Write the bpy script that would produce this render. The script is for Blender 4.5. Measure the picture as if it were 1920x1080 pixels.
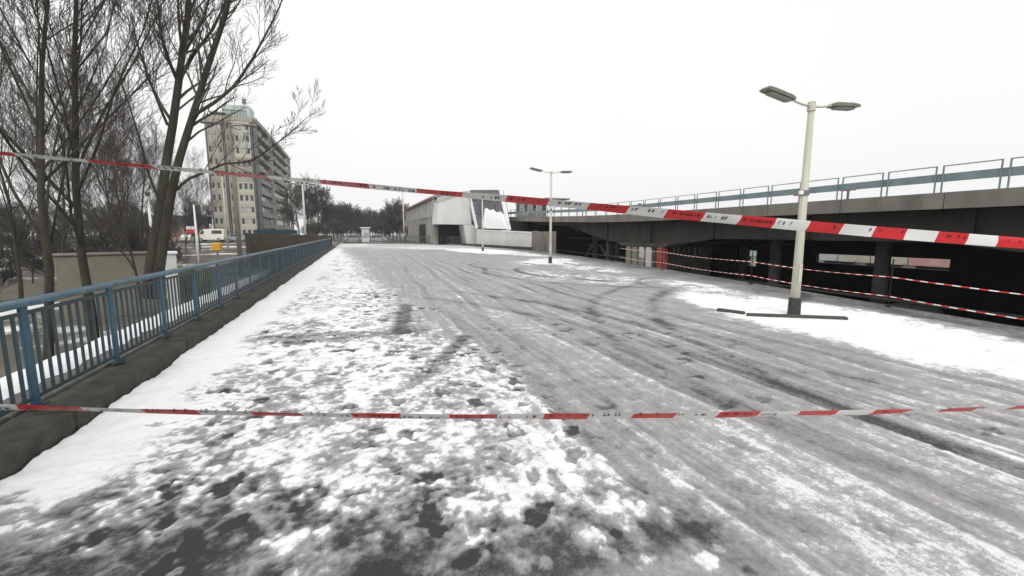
import bpy, math, random
import numpy as np
from mathutils import Vector, Matrix

# ---------------------------------------------------------------- clear, camera, world, sun, exposure
for o in list(bpy.data.objects): bpy.data.objects.remove(o)
S = bpy.context.scene
COL = S.collection
F, EYE = 800.0, 1.6                       # focal length in 1920-wide pixels, eye height
TILT = math.atan(103 / F)                 # horizon sits 103 px above the middle
YAW = math.atan(293 / math.hypot(F, 103)) # the drive runs along +Y, the camera looks 20 degrees right of it
cam_d = bpy.data.cameras.new('camera'); cam = bpy.data.objects.new('camera', cam_d); COL.objects.link(cam)
cam_d.sensor_fit = 'HORIZONTAL'; cam_d.sensor_width = 36; cam_d.lens = F / 1920 * 36
cam_d.clip_start = 0.05; cam_d.clip_end = 4000
cam.location = (0, 0, EYE); cam.rotation_euler = (math.pi / 2 - TILT, 0, -YAW)
S.camera = cam

W = bpy.data.worlds.new('World'); S.world = W; W.use_nodes = True
nt = W.node_tree; nt.nodes.clear()
sky = nt.nodes.new('ShaderNodeTexSky'); sky.sky_type = 'NISHITA'; sky.sun_disc = False
sky.sun_elevation = math.radians(38); sky.sun_rotation = math.radians(200)
sky.air_density = 1.0; sky.dust_density = 4.0
hsv = nt.nodes.new('ShaderNodeHueSaturation'); hsv.inputs['Saturation'].default_value = 0.06
mix = nt.nodes.new('ShaderNodeMix'); mix.data_type = 'RGBA'; mix.inputs[0].default_value = 0.88
tcw = nt.nodes.new('ShaderNodeTexCoord'); cn = nt.nodes.new('ShaderNodeTexNoise'); cn.inputs['Scale'].default_value = 1.6; cn.inputs['Detail'].default_value = 4
cr = nt.nodes.new('ShaderNodeValToRGB'); cr.color_ramp.elements[0].position = .3; cr.color_ramp.elements[1].position = .7      # soft cloud deck
cr.color_ramp.elements[0].color = (.93, .938, .93, 1); cr.color_ramp.elements[1].color = (1.0, 1.0, .99, 1)
cs = nt.nodes.new('ShaderNodeVectorMath'); cs.operation = 'SCALE'; cs.inputs['Scale'].default_value = 10.0
nt.links.new(tcw.outputs['Generated'], cn.inputs[0]); nt.links.new(cn.outputs[0], cr.inputs[0]); nt.links.new(cr.outputs[0], cs.inputs[0]); nt.links.new(cs.outputs[0], mix.inputs[7])
bg = nt.nodes.new('ShaderNodeBackground'); bg.inputs['Strength'].default_value = 0.1
wo = nt.nodes.new('ShaderNodeOutputWorld')
nt.links.new(sky.outputs[0], hsv.inputs['Color']); nt.links.new(hsv.outputs[0], mix.inputs[6])
nt.links.new(mix.outputs[2], bg.inputs['Color']); nt.links.new(bg.outputs[0], wo.inputs['Surface'])
sun_d = bpy.data.lights.new('sun', 'SUN'); sun_d.energy = 1.3; sun_d.angle = math.radians(40); sun_d.color = (1, .97, .93)
sun = bpy.data.objects.new('sun', sun_d); COL.objects.link(sun)
sun.rotation_euler = (math.radians(52), 0, math.radians(-20))
sun.location = (0, -20, 40)
S.view_settings.view_transform = 'Standard'; S.view_settings.look = 'None'
S.view_settings.exposure = 0.2; S.view_settings.gamma = 1.0; S.view_settings.use_curve_mapping = False

# ---------------------------------------------------------------- helpers
rnd = random.Random(7)
def ray(u, v):
    x = (u - 960) / F; y = -(v - 540) / F
    c, s = math.cos(TILT), math.sin(TILT)
    d = (x, c + y * s, -s + y * c)
    cy, sy = math.cos(YAW), math.sin(YAW)
    return Vector((d[0] * cy + d[1] * sy, -d[0] * sy + d[1] * cy, d[2]))
CAMP = Vector((0, 0, EYE))
def atd(u, v, dist):
    r = ray(u, v); return CAMP + r * (dist / math.hypot(r.x, r.y))
def gnd(u, v, z=0.0):
    r = ray(u, v); return CAMP + r * ((z - EYE) / r.z)
def atf(u, v, depth): return CAMP + ray(u, v) * depth
def sst(a, b, t):
    t = min(1, max(0, (t - a) / (b - a))); return t * t * (3 - 2 * t)

def tag(o, label=None, cat=None, group=None, kind=None):
    if label: o['label'] = label
    if cat: o['category'] = cat
    if group: o['group'] = group
    if kind: o['kind'] = kind
    return o
def empty(name, loc, label=None, cat=None, group=None, rz=0.0):
    o = bpy.data.objects.new(name, None); COL.objects.link(o); o.location = loc; o.rotation_euler = (0, 0, rz)
    o.empty_display_size = 0.2
    return tag(o, label, cat, group)
def link(name, me, parent=None, loc=None):
    o = bpy.data.objects.new(name, me); COL.objects.link(o)
    if parent: o.parent = parent
    if loc is not None: o.location = loc
    return o
def copy_tree(o, parent=None):
    c = o.copy(); COL.objects.link(c); c.parent = parent
    for ch in list(o.children): copy_tree(ch, c)
    return c

class MB:
    """collects boxes, bars, tubes and prisms; build() makes ONE mesh"""
    def __init__(s): s.v = []; s.f = []; s.mi = []
    def add(s, v, f, m=0):
        b = len(s.v); s.v += [tuple(p) for p in v]; s.f += [tuple(b + i for i in q) for q in f]; s.mi += [m] * len(f); return s
    def box(s, c, d, rz=0, m=0, tilt=None, bev=0.0):
        x, y, z = d[0] / 2, d[1] / 2, d[2] / 2
        if bev > 0:
            b = min(bev, x * .9, y * .9, z * .9); pts = []
            vv = []
            for sx in (-1, 1):
                for sy in (-1, 1):
                    for sz in (-1, 1):
                        vv += [(sx * x, sy * (y - b), sz * (z - b)), (sx * (x - b), sy * y, sz * (z - b)), (sx * (x - b), sy * (y - b), sz * z)]
            idx = lambda sx, sy, sz, k: ((sx > 0) * 4 + (sy > 0) * 2 + (sz > 0)) * 3 + k
            ff = []
            for sg in (-1, 1):
                q = [idx(sg, -1, -1, 0), idx(sg, 1, -1, 0), idx(sg, 1, 1, 0), idx(sg, -1, 1, 0)]; ff.append(q if sg > 0 else q[::-1])
                q = [idx(-1, sg, -1, 1), idx(1, sg, -1, 1), idx(1, sg, 1, 1), idx(-1, sg, 1, 1)]; ff.append(q if sg < 0 else q[::-1])
                q = [idx(-1, -1, sg, 2), idx(1, -1, sg, 2), idx(1, 1, sg, 2), idx(-1, 1, sg, 2)]; ff.append(q if sg > 0 else q[::-1])
            for a in (-1, 1):
                for b2 in (-1, 1):
                    q = [idx(a, b2, -1, 0), idx(a, b2, -1, 1), idx(a, b2, 1, 1), idx(a, b2, 1, 0)]; ff.append(q if a * b2 < 0 else q[::-1])
                    q = [idx(a, -1, b2, 0), idx(a, -1, b2, 2), idx(a, 1, b2, 2), idx(a, 1, b2, 0)]; ff.append(q if a * b2 > 0 else q[::-1])
                    q = [idx(-1, a, b2, 1), idx(-1, a, b2, 2), idx(1, a, b2, 2), idx(1, a, b2, 1)]; ff.append(q if a * b2 < 0 else q[::-1])
                    for c2 in (-1, 1):
                        q = [idx(a, b2, c2, 0), idx(a, b2, c2, 1), idx(a, b2, c2, 2)]; ff.append(q if a * b2 * c2 > 0 else q[::-1])
        else:
            vv = [(-x, -y, -z), (x, -y, -z), (x, y, -z), (-x, y, -z), (-x, -y, z), (x, -y, z), (x, y, z), (-x, y, z)]
            ff = [(3, 2, 1, 0), (4, 5, 6, 7), (0, 1, 5, 4), (1, 2, 6, 5), (2, 3, 7, 6), (3, 0, 4, 7)]
        M = Matrix.Rotation(rz, 3, 'Z')
        if tilt is not None: M = M @ tilt
        C = Vector(c)
        return s.add([C + M @ Vector(p) for p in vv], ff, m)
    def bar(s, a, b, w, h, m=0, up=(0, 0, 1)):
        a = Vector(a); b = Vector(b); d = (b - a); L = d.length; d.normalize()
        side = d.cross(Vector(up))
        if side.length < 1e-4: side = Vector((1, 0, 0))
        side.normalize(); u2 = side.cross(d)
        vv = []
        for p in (a, b):
            for sx, sy in ((-1, -1), (1, -1), (1, 1), (-1, 1)): vv.append(p + side * sx * w / 2 + u2 * sy * h / 2)
        return s.add(vv, [(0, 1, 2, 3), (7, 6, 5, 4), (0, 4, 5, 1), (1, 5, 6, 2), (2, 6, 7, 3), (3, 7, 4, 0)], m)
    def tube(s, pts, rad, n=6, m=0, cap=True):
        pts = [Vector(p) for p in pts]; k = len(pts)
        if not hasattr(rad, '__len__'): rad = [rad] * k
        vv = []; ff = []; ref = None
        for i, p in enumerate(pts):
            t = (pts[min(i + 1, k - 1)] - pts[max(i - 1, 0)]).normalized()
            if ref is None: ref = t.orthogonal().normalized()
            a = (ref - t * ref.dot(t)).normalized(); ref = a; b = t.cross(a)
            for j in range(n):
                an = 2 * math.pi * j / n
                vv.append(p + (a * math.cos(an) + b * math.sin(an)) * rad[i])
        for i in range(k - 1):
            for j in range(n):
                j2 = (j + 1) % n
                ff.append((i * n + j, i * n + j2, (i + 1) * n + j2, (i + 1) * n + j))
        if cap: ff += [tuple(range(n))[::-1], tuple((k - 1) * n + j for j in range(n))]
        return s.add(vv, ff, m)
    def prism(s, poly, d, m=0):
        """planar polygon (3-D points, counter-clockwise seen from outside) pushed along vector d"""
        n = len(poly); d = Vector(d); a = [Vector(p) for p in poly]; b = [p + d for p in a]
        return s.add(a + b, [tuple(range(n)), tuple(range(2 * n - 1, n - 1, -1))] + [((i + 1) % n, i, n + i, n + (i + 1) % n) for i in range(n)], m)
    def mesh(s, name, mats, smooth=False):
        me = bpy.data.meshes.new(name); me.from_pydata(s.v, [], s.f)
        for m in (mats if isinstance(mats, (list, tuple)) else [mats]): me.materials.append(m)
        if any(s.mi): me.polygons.foreach_set('material_index', s.mi)
        if smooth: me.polygons.foreach_set('use_smooth', [True] * len(s.f))
        me.update(); return me
    def build(s, name, mats, parent=None, loc=None, smooth=False):
        return link(name, s.mesh(name, mats, smooth), parent, loc)

# ---------------------------------------------------------------- materials
def mat(name, col, rough=.7, var=.25, scale=3.0, bump=0.0, bscale=30.0, metal=0.0, dirt=None, dscale=1.2, damt=.5, stretch=None, spec=.4, dlo=.5, dhi=.75):
    m = bpy.data.materials.new(name); m.use_nodes = True; t = m.node_tree; N = t.nodes; L = t.links
    b = N['Principled BSDF']; b.inputs['Roughness'].default_value = rough; b.inputs['Metallic'].default_value = metal
    b.inputs['Specular IOR Level'].default_value = spec
    tc = N.new('ShaderNodeTexCoord'); src = tc.outputs['Object']
    if stretch:
        mp = N.new('ShaderNodeMapping'); mp.inputs['Scale'].default_value = stretch; L.new(src, mp.inputs[0]); src = mp.outputs[0]
    n1 = N.new('ShaderNodeTexNoise'); n1.inputs['Scale'].default_value = scale; n1.inputs['Detail'].default_value = 6; L.new(src, n1.inputs[0])
    r = N.new('ShaderNodeValToRGB'); e = r.color_ramp.elements
    lo = [c * (1 - var) for c in col]; hi = [min(1, c * (1 + var)) for c in col]
    e[0].position = .3; e[1].position = .7; e[0].color = (*lo, 1); e[1].color = (*hi, 1); L.new(n1.outputs[0], r.inputs[0])
    out = r.outputs[0]
    if dirt:
        n2 = N.new('ShaderNodeTexNoise'); n2.inputs['Scale'].default_value = dscale; n2.inputs['Detail'].default_value = 8; n2.inputs['Roughness'].default_value = .65; L.new(src, n2.inputs[0])
        mr = N.new('ShaderNodeMapRange'); mr.inputs[1].default_value = dlo; mr.inputs[2].default_value = dhi; mr.inputs[4].default_value = damt; L.new(n2.outputs[0], mr.inputs[0])
        mx = N.new('ShaderNodeMix'); mx.data_type = 'RGBA'; L.new(mr.outputs[0], mx.inputs[0]); L.new(out, mx.inputs[6]); mx.inputs[7].default_value = (*dirt, 1); out = mx.outputs[2]
    L.new(out, b.inputs['Base Color'])
    if bump > 0:
        n3 = N.new('ShaderNodeTexNoise'); n3.inputs['Scale'].default_value = bscale; n3.inputs['Detail'].default_value = 5; L.new(src, n3.inputs[0])
        bp = N.new('ShaderNodeBump'); bp.inputs['Strength'].default_value = bump; bp.inputs['Distance'].default_value = .02; L.new(n3.outputs[0], bp.inputs['Height']); L.new(bp.outputs[0], b.inputs['Normal'])
    return m
M = {}
M['bark'] = mat('bark', (.04, .036, .026), .9, .4, 8, .6, 40, dirt=(.06, .075, .03), dscale=2.5, damt=.6, stretch=(1, 1, .25))
M['twig'] = mat('twig', (.075, .065, .06), .9, .3, 4)
M['twig_far'] = mat('twig_far', (.065, .06, .058), .95, .25, 1)
M['kerb'] = mat('kerb_concrete', (.13, .125, .115), .85, .35, 5, .5, 60, dirt=(.05, .055, .03), dscale=3, damt=.8)
M['moss'] = mat('mossy_concrete', (.05, .049, .042), .9, .4, 6, .5, 50, dirt=(.028, .033, .02), dscale=4, damt=.8)
M['blue'] = mat('blue_paint', (.02, .074, .122), .5, .2, 6, .15, 80, dirt=(.07, .08, .08), dscale=5, damt=.6)
M['bluedark'] = mat('blue_baluster_paint', (.02, .043, .055), .5, .25, 6, dirt=(.05, .05, .045), dscale=5, damt=.6)
M['rail_top'] = mat('handrail_paint', (.052, .108, .15), .45, .2, 5, .2, 60, dirt=(.15, .18, .2), dscale=7, damt=.7)
M['snow'] = mat('snow', (.84, .85, .86), .8, .03, 9, .5, 25)
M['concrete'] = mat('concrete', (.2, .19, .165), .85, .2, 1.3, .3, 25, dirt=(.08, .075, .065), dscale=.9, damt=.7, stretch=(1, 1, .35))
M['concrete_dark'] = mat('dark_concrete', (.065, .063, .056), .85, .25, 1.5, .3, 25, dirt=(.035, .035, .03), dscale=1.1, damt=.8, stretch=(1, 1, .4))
M['black_conc'] = mat('shade_black_concrete', (.014, .014, .014), .9, .3, 1.5)  # near-black base colour carries the shade under the viaduct and in openings
M['greyblue'] = mat('greyblue_steel', (.2, .26, .275), .5, .15, 3)
M['steel'] = mat('dull_steel', (.15, .15, .15), .55, .2, 5)
M['lamp'] = mat('cream_lamp_paint', (.55, .54, .45), .5, .1, 3, dirt=(.28, .27, .2), dscale=3, damt=.5, stretch=(1, 1, .15))
M['lamp_head'] = mat('lamp_head_grey', (.17, .165, .13), .5, .2, 6)
M['lamp_lens'] = mat('lamp_lens', (.3, .3, .27), .25, .1, 6)
M['foot'] = mat('bitumen_foot', (.045, .042, .045), .7, .3, 12)
M['whitewall'] = mat('white_render', (.62, .63, .61), .75, .07, .6, .1, 20, dirt=(.42, .42, .39), dscale=.5, damt=.5)
M['whitetrim'] = mat('white_trim', (.8, .8, .79), .5, .05, 1)
M['glass'] = mat('dark_glass', (.035, .035, .045), .12, .3, .4, spec=.5)
M['glass_purple'] = mat('tinted_roof_glass', (.09, .08, .11), .2, .2, .5, spec=.5)
M['roof_grey'] = mat('grey_roof_sheet', (.13, .135, .14), .6, .2, .5)
M['panel'] = mat('hall_panel', (.27, .265, .24), .7, .25, .5)
M['panel2'] = mat('hall_panel_pale', (.4, .41, .4), .6, .15, .5)
M['fasciared'] = mat('russet_gutter', (.22, .1, .07), .6, .2, 2)
M['asphalt'] = mat('asphalt', (.05, .05, .052), .75, .3, 4, .3, 60, dirt=(.3, .3, .3), dscale=.25, damt=.8)
M['asphalt_dark'] = mat('dry_dark_asphalt', (.02, .02, .02), .9, .3, 4)
M['beige'] = mat('beige_panel', (.32, .3, .245), .8, .15, .4, dirt=(.2, .18, .14), dscale=.3, damt=.6)
M['cream'] = mat('cream_panel', (.47, .455, .38), .8, .1, .4, dirt=(.3, .28, .22), dscale=.4, damt=.6)
M['bandgrey'] = mat('grey_balcony_band', (.31, .305, .275), .8, .15, .3, dirt=(.15, .145, .13), dscale=.4, damt=.6)
M['darkband'] = mat('dark_facade', (.085, .09, .096), .5, .3, .3)
M['greenish'] = mat('pale_green_sheet', (.4, .5, .45), .5, .12, .6)
M['brown'] = mat('brown_boards', (.07, .06, .035), .85, .3, 3, .3, 30, stretch=(1, 1, .3))
M['darkroof'] = mat('dark_roof', (.04, .05, .06), .7, .2, 1)
M['pinkbrick'] = mat('pale_brick', (.33, .25, .19), .8, .2, 2)
M['carwhite'] = mat('white_car_paint', (.72, .71, .64), .25, .04, 1)
M['cargrey'] = mat('silver_car_paint', (.33, .34, .35), .25, .06, 1)
M['cardark'] = mat('dark_car_paint', (.05, .055, .065), .25, .06, 1)
M['carred'] = mat('red_car_paint', (.4, .03, .03), .3, .06, 1)
M['tyre'] = mat('tyre_rubber', (.02, .02, .02), .8, .2, 8)
M['rim'] = mat('wheel_rim', (.35, .35, .35), .4, .1, 8)
M['yellow'] = mat('yellow_plastic', (.6, .33, .03), .5, .12, 3)
M['grass'] = mat('winter_grass', (.14, .19, .05), .9, .4, 3)
M['redprint'] = mat('tape_red', (.6, .025, .03), .38, .06, 3, bump=.12, bscale=14)
M['whiteprint'] = mat('tape_white', (.78, .78, .76), .38, .04, 3, bump=.12, bscale=14)
M['ink'] = mat('tape_ink', (.015, .015, .015), .5, .1, 3)
M['rust'] = mat('red_painted_concrete', (.22, .045, .035), .8, .3, 2, dirt=(.08, .05, .05), dscale=2, damt=.7)
M['signred'] = mat('sign_red', (.6, .04, .04), .5, .05, 3)
M['skin_pink'] = mat('shop_pink', (.5, .3, .28), .7, .2, .7)

def graffiti_mat():
    m = bpy.data.materials.new('graffiti_concrete'); m.use_nodes = True; t = m.node_tree; N = t.nodes; L = t.links
    b = N['Principled BSDF']; b.inputs['Roughness'].default_value = .8
    tc = N.new('ShaderNodeTexCoord'); v = N.new('ShaderNodeTexVoronoi'); v.inputs['Scale'].default_value = 1.3
    n = N.new('ShaderNodeTexNoise'); n.inputs['Scale'].default_value = 2.2; n.inputs['Detail'].default_value = 3
    mx = N.new('ShaderNodeMix'); mx.data_type = 'RGBA'; mx.inputs[0].default_value = .35
    L.new(tc.outputs['Object'], n.inputs[0]); L.new(tc.outputs['Object'], mx.inputs[6]); L.new(n.outputs[1], mx.inputs[7]); L.new(mx.outputs[2], v.inputs[0])
    r = N.new('ShaderNodeValToRGB'); r.color_ramp.interpolation = 'CONSTANT'; e = r.color_ramp.elements
    sep = N.new('ShaderNodeSeparateColor'); L.new(v.outputs['Color'], sep.inputs[0]); L.new(sep.outputs[0], r.inputs[0])
    e[0].position = 0; e[0].color = (.55, .56, .55, 1); e[1].position = .3; e[1].color = (.25, .24, .2, 1)
    for p, c in ((.5, (.1, .16, .3, 1)), (.62, (.6, .6, .58, 1)), (.82, (.3, .08, .07, 1)), (.9, (.12, .22, .13, 1))):
        k = e.new(p); k.color = c
    L.new(r.outputs[0], b.inputs['Base Color']); return m
M['graffiti'] = graffiti_mat()

# ---------------------------------------------------------------- numpy noise
def hsh(ix, iy, seed):
    h = (ix.astype(np.int64) * 374761393 + iy.astype(np.int64) * 668265263 + seed * 974711) & 0x7fffffff
    h = ((h ^ (h >> 13)) * 1274126177) & 0x7fffffff
    h = ((h ^ (h >> 16)) * 2246822519) & 0x7fffffff
    return (h & 0xffff) / 65535.0
def vn(x, y, seed=0):
    ix = np.floor(x); iy = np.floor(y); fx = x - ix; fy = y - iy
    fx = fx * fx * fx * (fx * (fx * 6 - 15) + 10); fy = fy * fy * fy * (fy * (fy * 6 - 15) + 10)
    a = hsh(ix, iy, seed); b = hsh(ix + 1, iy, seed); c = hsh(ix, iy + 1, seed); d = hsh(ix + 1, iy + 1, seed)
    return (a + (b - a) * fx) * (1 - fy) + (c + (d - c) * fx) * fy
def fbm(x, y, oct=4, seed=0, gain=.5):
    s = 0; a = 1; t = 0
    for k in range(oct):
        s = s + a * vn(x * 2.03 ** k + k * 17.3, y * 2.03 ** k - k * 9.1, seed + k); t += a; a *= gain
    return s / t - .5
def SS(a, b, t):
    t = np.clip((t - a) / (b - a), 0, 1); return t * t * (3 - 2 * t)

# ---------------------------------------------------------------- the car park deck: snow, slush and tyre tracks
EDGE_Y = [-6, 0, 5.8, 8.4, 15.4, 25.2, 36.5, 45, 55, 62, 66.5, 70]
EDGE_X = [8.8, 9.9, 11.05, 11.6, 12.9, 14.4, 15.6, 14.8, 13.3, 10.5, 7.0, -1.8]
def xe(y): return np.interp(y, EDGE_Y, EDGE_X)
def deck():
    rng = np.random.default_rng(11)
    xs = np.concatenate([np.arange(-2.13, 5.2, .0135), np.linspace(5.2, 8, 70)])
    x1 = np.linspace(0, 1, 80)[1:]
    ys = list(np.linspace(-4, .8, 25)[:-1]) + list(np.arange(.8, 7, .0135)); st = .0135; y = ys[-1]
    while y < 69.6: st *= 1.012; y += st; ys.append(y)
    ys = np.array(ys); ys[-1] = 69.7
    nx = len(xs) + len(x1); ny = len(ys)
    E_ = xe(ys)
    k = np.minimum(1.0, (E_ + 2.13) / 10.8)                      # the far end narrows
    Xn = -2.13 + (xs[None, :] + 2.13) * k[:, None]
    xl = Xn[:, -1:]
    Xr = xl + (E_[:, None] - xl) * x1[None, :]
    X = np.concatenate([Xn, Xr], 1); Y = np.repeat(ys[:, None], nx, 1)
    # warped coordinates for ragged boundaries
    wx = X + .35 * fbm(X * 1.1, Y * 1.1, 4, 3); wy = Y + .35 * fbm(X * 1.1, Y * 1.1, 4, 40)
    big = fbm(X * .8, Y * .8, 4, 5); med = fbm(X * 2.6, Y * 2.6, 4, 9); fin = fbm(X * 9, Y * 9, 4, 15)
    far = SS(8, 30, Y)
    # --- the trampled strip along the kerb wall
    fin2 = fbm(X * 24, Y * 24, 3, 18)
    nr = 1 - SS(3, 7, Y); c = .65 + .24 * big + .40 * med + (.66 - .06 * nr) * fin * (1 - .3 * far) + (.45 + .05 * nr) * fin2 + .10 * SS(4, 12, Y)
    # --- driven lanes: slush drawn out along the direction of travel
    bx = np.interp(Y, [0, 2.5, 4.5, 6, 10, 17, 25, 40, 70], [1.35, 1.45, 1.6, 1.45, 1.15, .75, .45, -.6, -1.2])
    bend = .25 * np.sin(Y * .16 + .5) + .05 * np.sin(Y * .9)
    sx_ = X + bend * .6
    streak = fbm(sx_ * 4.5, Y * .35, 4, 21) ; streak2 = fbm(sx_ * 15, Y * 1.2, 3, 25)
    streak3 = fbm(sx_ * 38, Y * 2.2, 3, 27)
    lane = .49 + .14 * streak + .17 * streak2 + .16 * streak3 * (1 - SS(6, 14, Y)) + .10 * med + .20 * fin + .14 * fin2 + .07 * big + .09 * (1 - SS(1.8, 3.4, Y))
    wl = SS(-1.15, .4, wx - bx + 1.1 * med + .5 * big)
    c = c * (1 - wl) + lane * wl
    h_tr = np.zeros_like(X)
    def band(xc, w, dc, ridge=0.0, y0=-9, y1=99, ph=0.0, sl=0.0):
        nonlocal c, h_tr
        cx = xc - bend * .6 + sl * (Y - 3) + .03 * np.sin(Y * 1.7 + ph)
        d = np.abs(X - cx + .05 * fbm(X * 5, Y * 2, 2, int(ph * 7) + 60)); act = SS(y0, y0 + .8, Y) * (1 - SS(y1 - 1.5, y1, Y))
        ins = 1 - SS(w * .35, w * .55, d); rim = np.exp(-((d - w * .75) / (w * .18)) ** 2)
        dc *= .65; ridge *= .7
        patch = .2 + 1.5 * np.clip(vn(X * 1.4 + ph, Y * .5 + ph, int(ph * 3) + 70), 0, 1)
        tread = np.sin(Y * 105 + np.abs(X - cx) * 70) * ins * (1 - SS(3.5, 6, Y))
        c = c + act * (dc * ins * patch + ridge * rim * patch + .018 * tread * patch * (dc < 0)); h_tr += act * (-.012 * ins + .02 * rim * max(ridge, 0) * 5)
    band(1.86, .24, -.22, .16, .3, 9, .4); band(1.45, .22, .12, .10, .9, 6.5, 1.1); band(2.35, .2, -.08, .08, .5, 12, 2.2)
    band(2.75, .5, .08, .05, .3, 14, 3.1); band(3.25, .22, -.16, .12, .3, 20, 4.0); band(3.75, .2, -.12, .06, 1, 22, 4.7)
    band(4.25, .24, -.2, .08, .3, 26, 5.2); band(4.7, .2, -.1, .1, .3, 18, 5.9); band(5.3, .22, -.22, .05, .3, 24, 6.4)
    band(5.9, .24, -.12, .08, .3, 20, 7.3); band(6.4, .2, -.14, .06, .3, 7, 8.8)
    band(2.4, .22, -.12, .08, 8, 40, 9.3, .03); band(3.1, .24, -.12, .08, 9, 40, 9.9, .035); band(4.4, .24, -.1, .08, 10, 45, 10.4, .045); band(1.6, .2, -.12, .06, 9, 36, 11.2, .02)
    # short diagonal skids into the trampled strip
    for (ax, ay, bx2, by2, w, dc) in ((.62, 7.0, .98, 9.6, .2, -.35), (.9, 5.1, 1.5, 6.3, .16, -.3), (-.9, 6.9, .75, 7.1, .5, -.22), (.2, 4.2, .75, 4.8, .2, -.25)):
        vx, vy = bx2 - ax, by2 - ay; L2 = vx * vx + vy * vy
        t = np.clip(((X - ax) * vx + (Y - ay) * vy) / L2, 0, 1); d = np.hypot(X - ax - t * vx, Y - ay - t * vy)
        c = c + dc * (1 - SS(w * .35, w, d + .1 * med))
    # --- clean snow along the wall
    ks = 1 - SS(.22, .62, (wx + 2.13) + .5 * fbm(X * 2, Y * .8, 4, 33) + .35 * fin - .012 * np.minimum(Y, 20))
    c = c * (1 - ks) + np.maximum(c, .92 + .22 * fin) * ks
    # --- snow lying round the lamp posts (never driven over)
    def blob(px, py, ax, ay, lvl, rot=0.0, soft=.35, wz=.6):
        nonlocal c
        cr, sr = math.cos(rot), math.sin(rot); dx = wx - px + wz * big; dy = wy - py + wz * med
        q = np.hypot((dx * cr + dy * sr) / ax, (-dx * sr + dy * cr) / ay); w = 1 - SS(1 - soft, 1 + soft * .5, q)
        c = c * (1 - w) + (lvl - .08 + .45 * fin + .4 * med + .25 * fin2) * w
    blob(8.35, 5.6, 1.55, 3.9, 1.02, -.12, .25); blob(7.9, 3.6, 1.5, 1.5, .98, 0, .3); blob(9.4, 9.5, .9, 2.6, .78, -.25, .4)
    blob(8.1, 12.6, 1.5, 1.5, .70, 0, .5); blob(7.0, 14.5, 1.8, 2.6, .66, .2, .5); blob(9.8, 16.8, 1.2, 2.2, .72, 0, .5)
    blob(9.9, 21.2, 1.9, 2.2, .86, .4, .5, 1.2); blob(11.2, 23.5, 1.6, 1.4, .85, 0, .4); blob(10.6, 37, 2.6, 7, .98, .1, .3); blob(8, 46, 4, 5, .8, .3, .5); blob(12, 30, 1.2, 4, .8, 0, .4)
    # turning arcs round the second lamp
    for (ox, oy, r, a0, a1) in ((9.8, 13.2, 2.4, 1.7, 3.9), (9.4, 16.2, 3.2, 2.1, 3.8), (11.2, 15, 2.0, 1.9, 4.0), (10.6, 10.5, 2.3, 1.6, 3.6), (8.6, 20, 3.4, 2.3, 3.9), (8.0, 10.8, 4.2, 4.4, 5.9), (12.5, 3.0, 9.2, 2.0, 3.4), (13.2, 2.2, 9.0, 2.0, 3.3), (-6.5, 4.0, 10.4, .0, .8), (-7.2, 4.5, 11.9, .0, .7), (11.5, 16, 6.6, 2.6, 4.4), (11.5, 16, 5.2, 2.7, 4.3)):
        rr = np.hypot(X - ox, Y - oy); an = np.mod(np.arctan2(Y - oy, X - ox), 2 * math.pi)
        c = c - .22 * (.3 + 1.2 * vn(X * 1.3, Y * 1.3, 52)) * np.exp(-((rr - r + .25 * big) / .13) ** 2) * SS(a0 - .2, a0 + .3, an) * (1 - SS(a1 - .3, a1 + .2, an))
    # --- darker thawed strips: before the lens and along the drop under the viaduct
    fg = (1 - SS(1.95, 2.8, wy + .32 * X + .75 * med + .7 * fin + .4 * fin2 + .35 * big)) * (1 - SS(1.5, 2.1, wx))
    c = c - .50 * fg * (1 - .85 * SS(.6, 1.1, X) * (1 - SS(1.5, 1.7, Y + .12 * med)))
    c = c * (1 - .38 * fg) + .30 * .38 * fg
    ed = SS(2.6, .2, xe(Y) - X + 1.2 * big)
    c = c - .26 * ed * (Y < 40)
    farl = SS(38, 52, Y); c = c * (1 - farl) + (.62 + .3 * fbm(X * .25, Y * .9, 4, 91) + .1 * med) * farl
    # --- footprints
    prints = []
    for i in range(46):                                         # walking lines through the trampled strip
        px, py = rng.uniform(-1.5, 1.9), rng.uniform(1.6, 12); an = rng.normal(math.pi / 2, .7) + (math.pi if rng.random() < .5 else 0); sd = 1
        for k2 in range(rng.integers(5, 14)):
            prints.append((px + sd * .09 * -math.sin(an), py + sd * .09 * math.cos(an), an + rng.normal(0, .12))); sd = -sd
            an += rng.normal(0, .08); px += .36 * math.cos(an); py += .36 * math.sin(an)
    for i in range(70): prints.append((rng.uniform(1.6, 5.5), rng.uniform(1.3, 8), rng.uniform(0, 6.3)))
    hf = np.zeros_like(X)
    for i in range(110):                                        # thrown-up clods of clean snow
        px = rng.normal(1.3, .2) if i < 30 else rng.uniform(-1.5, 1.6); py = rng.uniform(1.4, 3.6) if i < 30 else rng.uniform(1.5, 7)
        r = rng.uniform(.02, .06) * (1.3 if i < 14 else 1)
        j0, j1 = np.searchsorted(Xn[0], [px - .2, px + .2]); i0, i1 = np.searchsorted(ys, [py - .2, py + .2])
        if j1 - j0 < 3 or i1 - i0 < 3: continue
        sl = (slice(i0, i1), slice(j0, j1)); q = np.hypot(X[sl] - px, (Y[sl] - py) * .75) / r + 1.6 * fin[sl] + 1.2 * fin2[sl]; w = 1 - SS(.6, 1.05, q)
        c[sl] = c[sl] + .28 * w; hf[sl] += .18 * r * w
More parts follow.
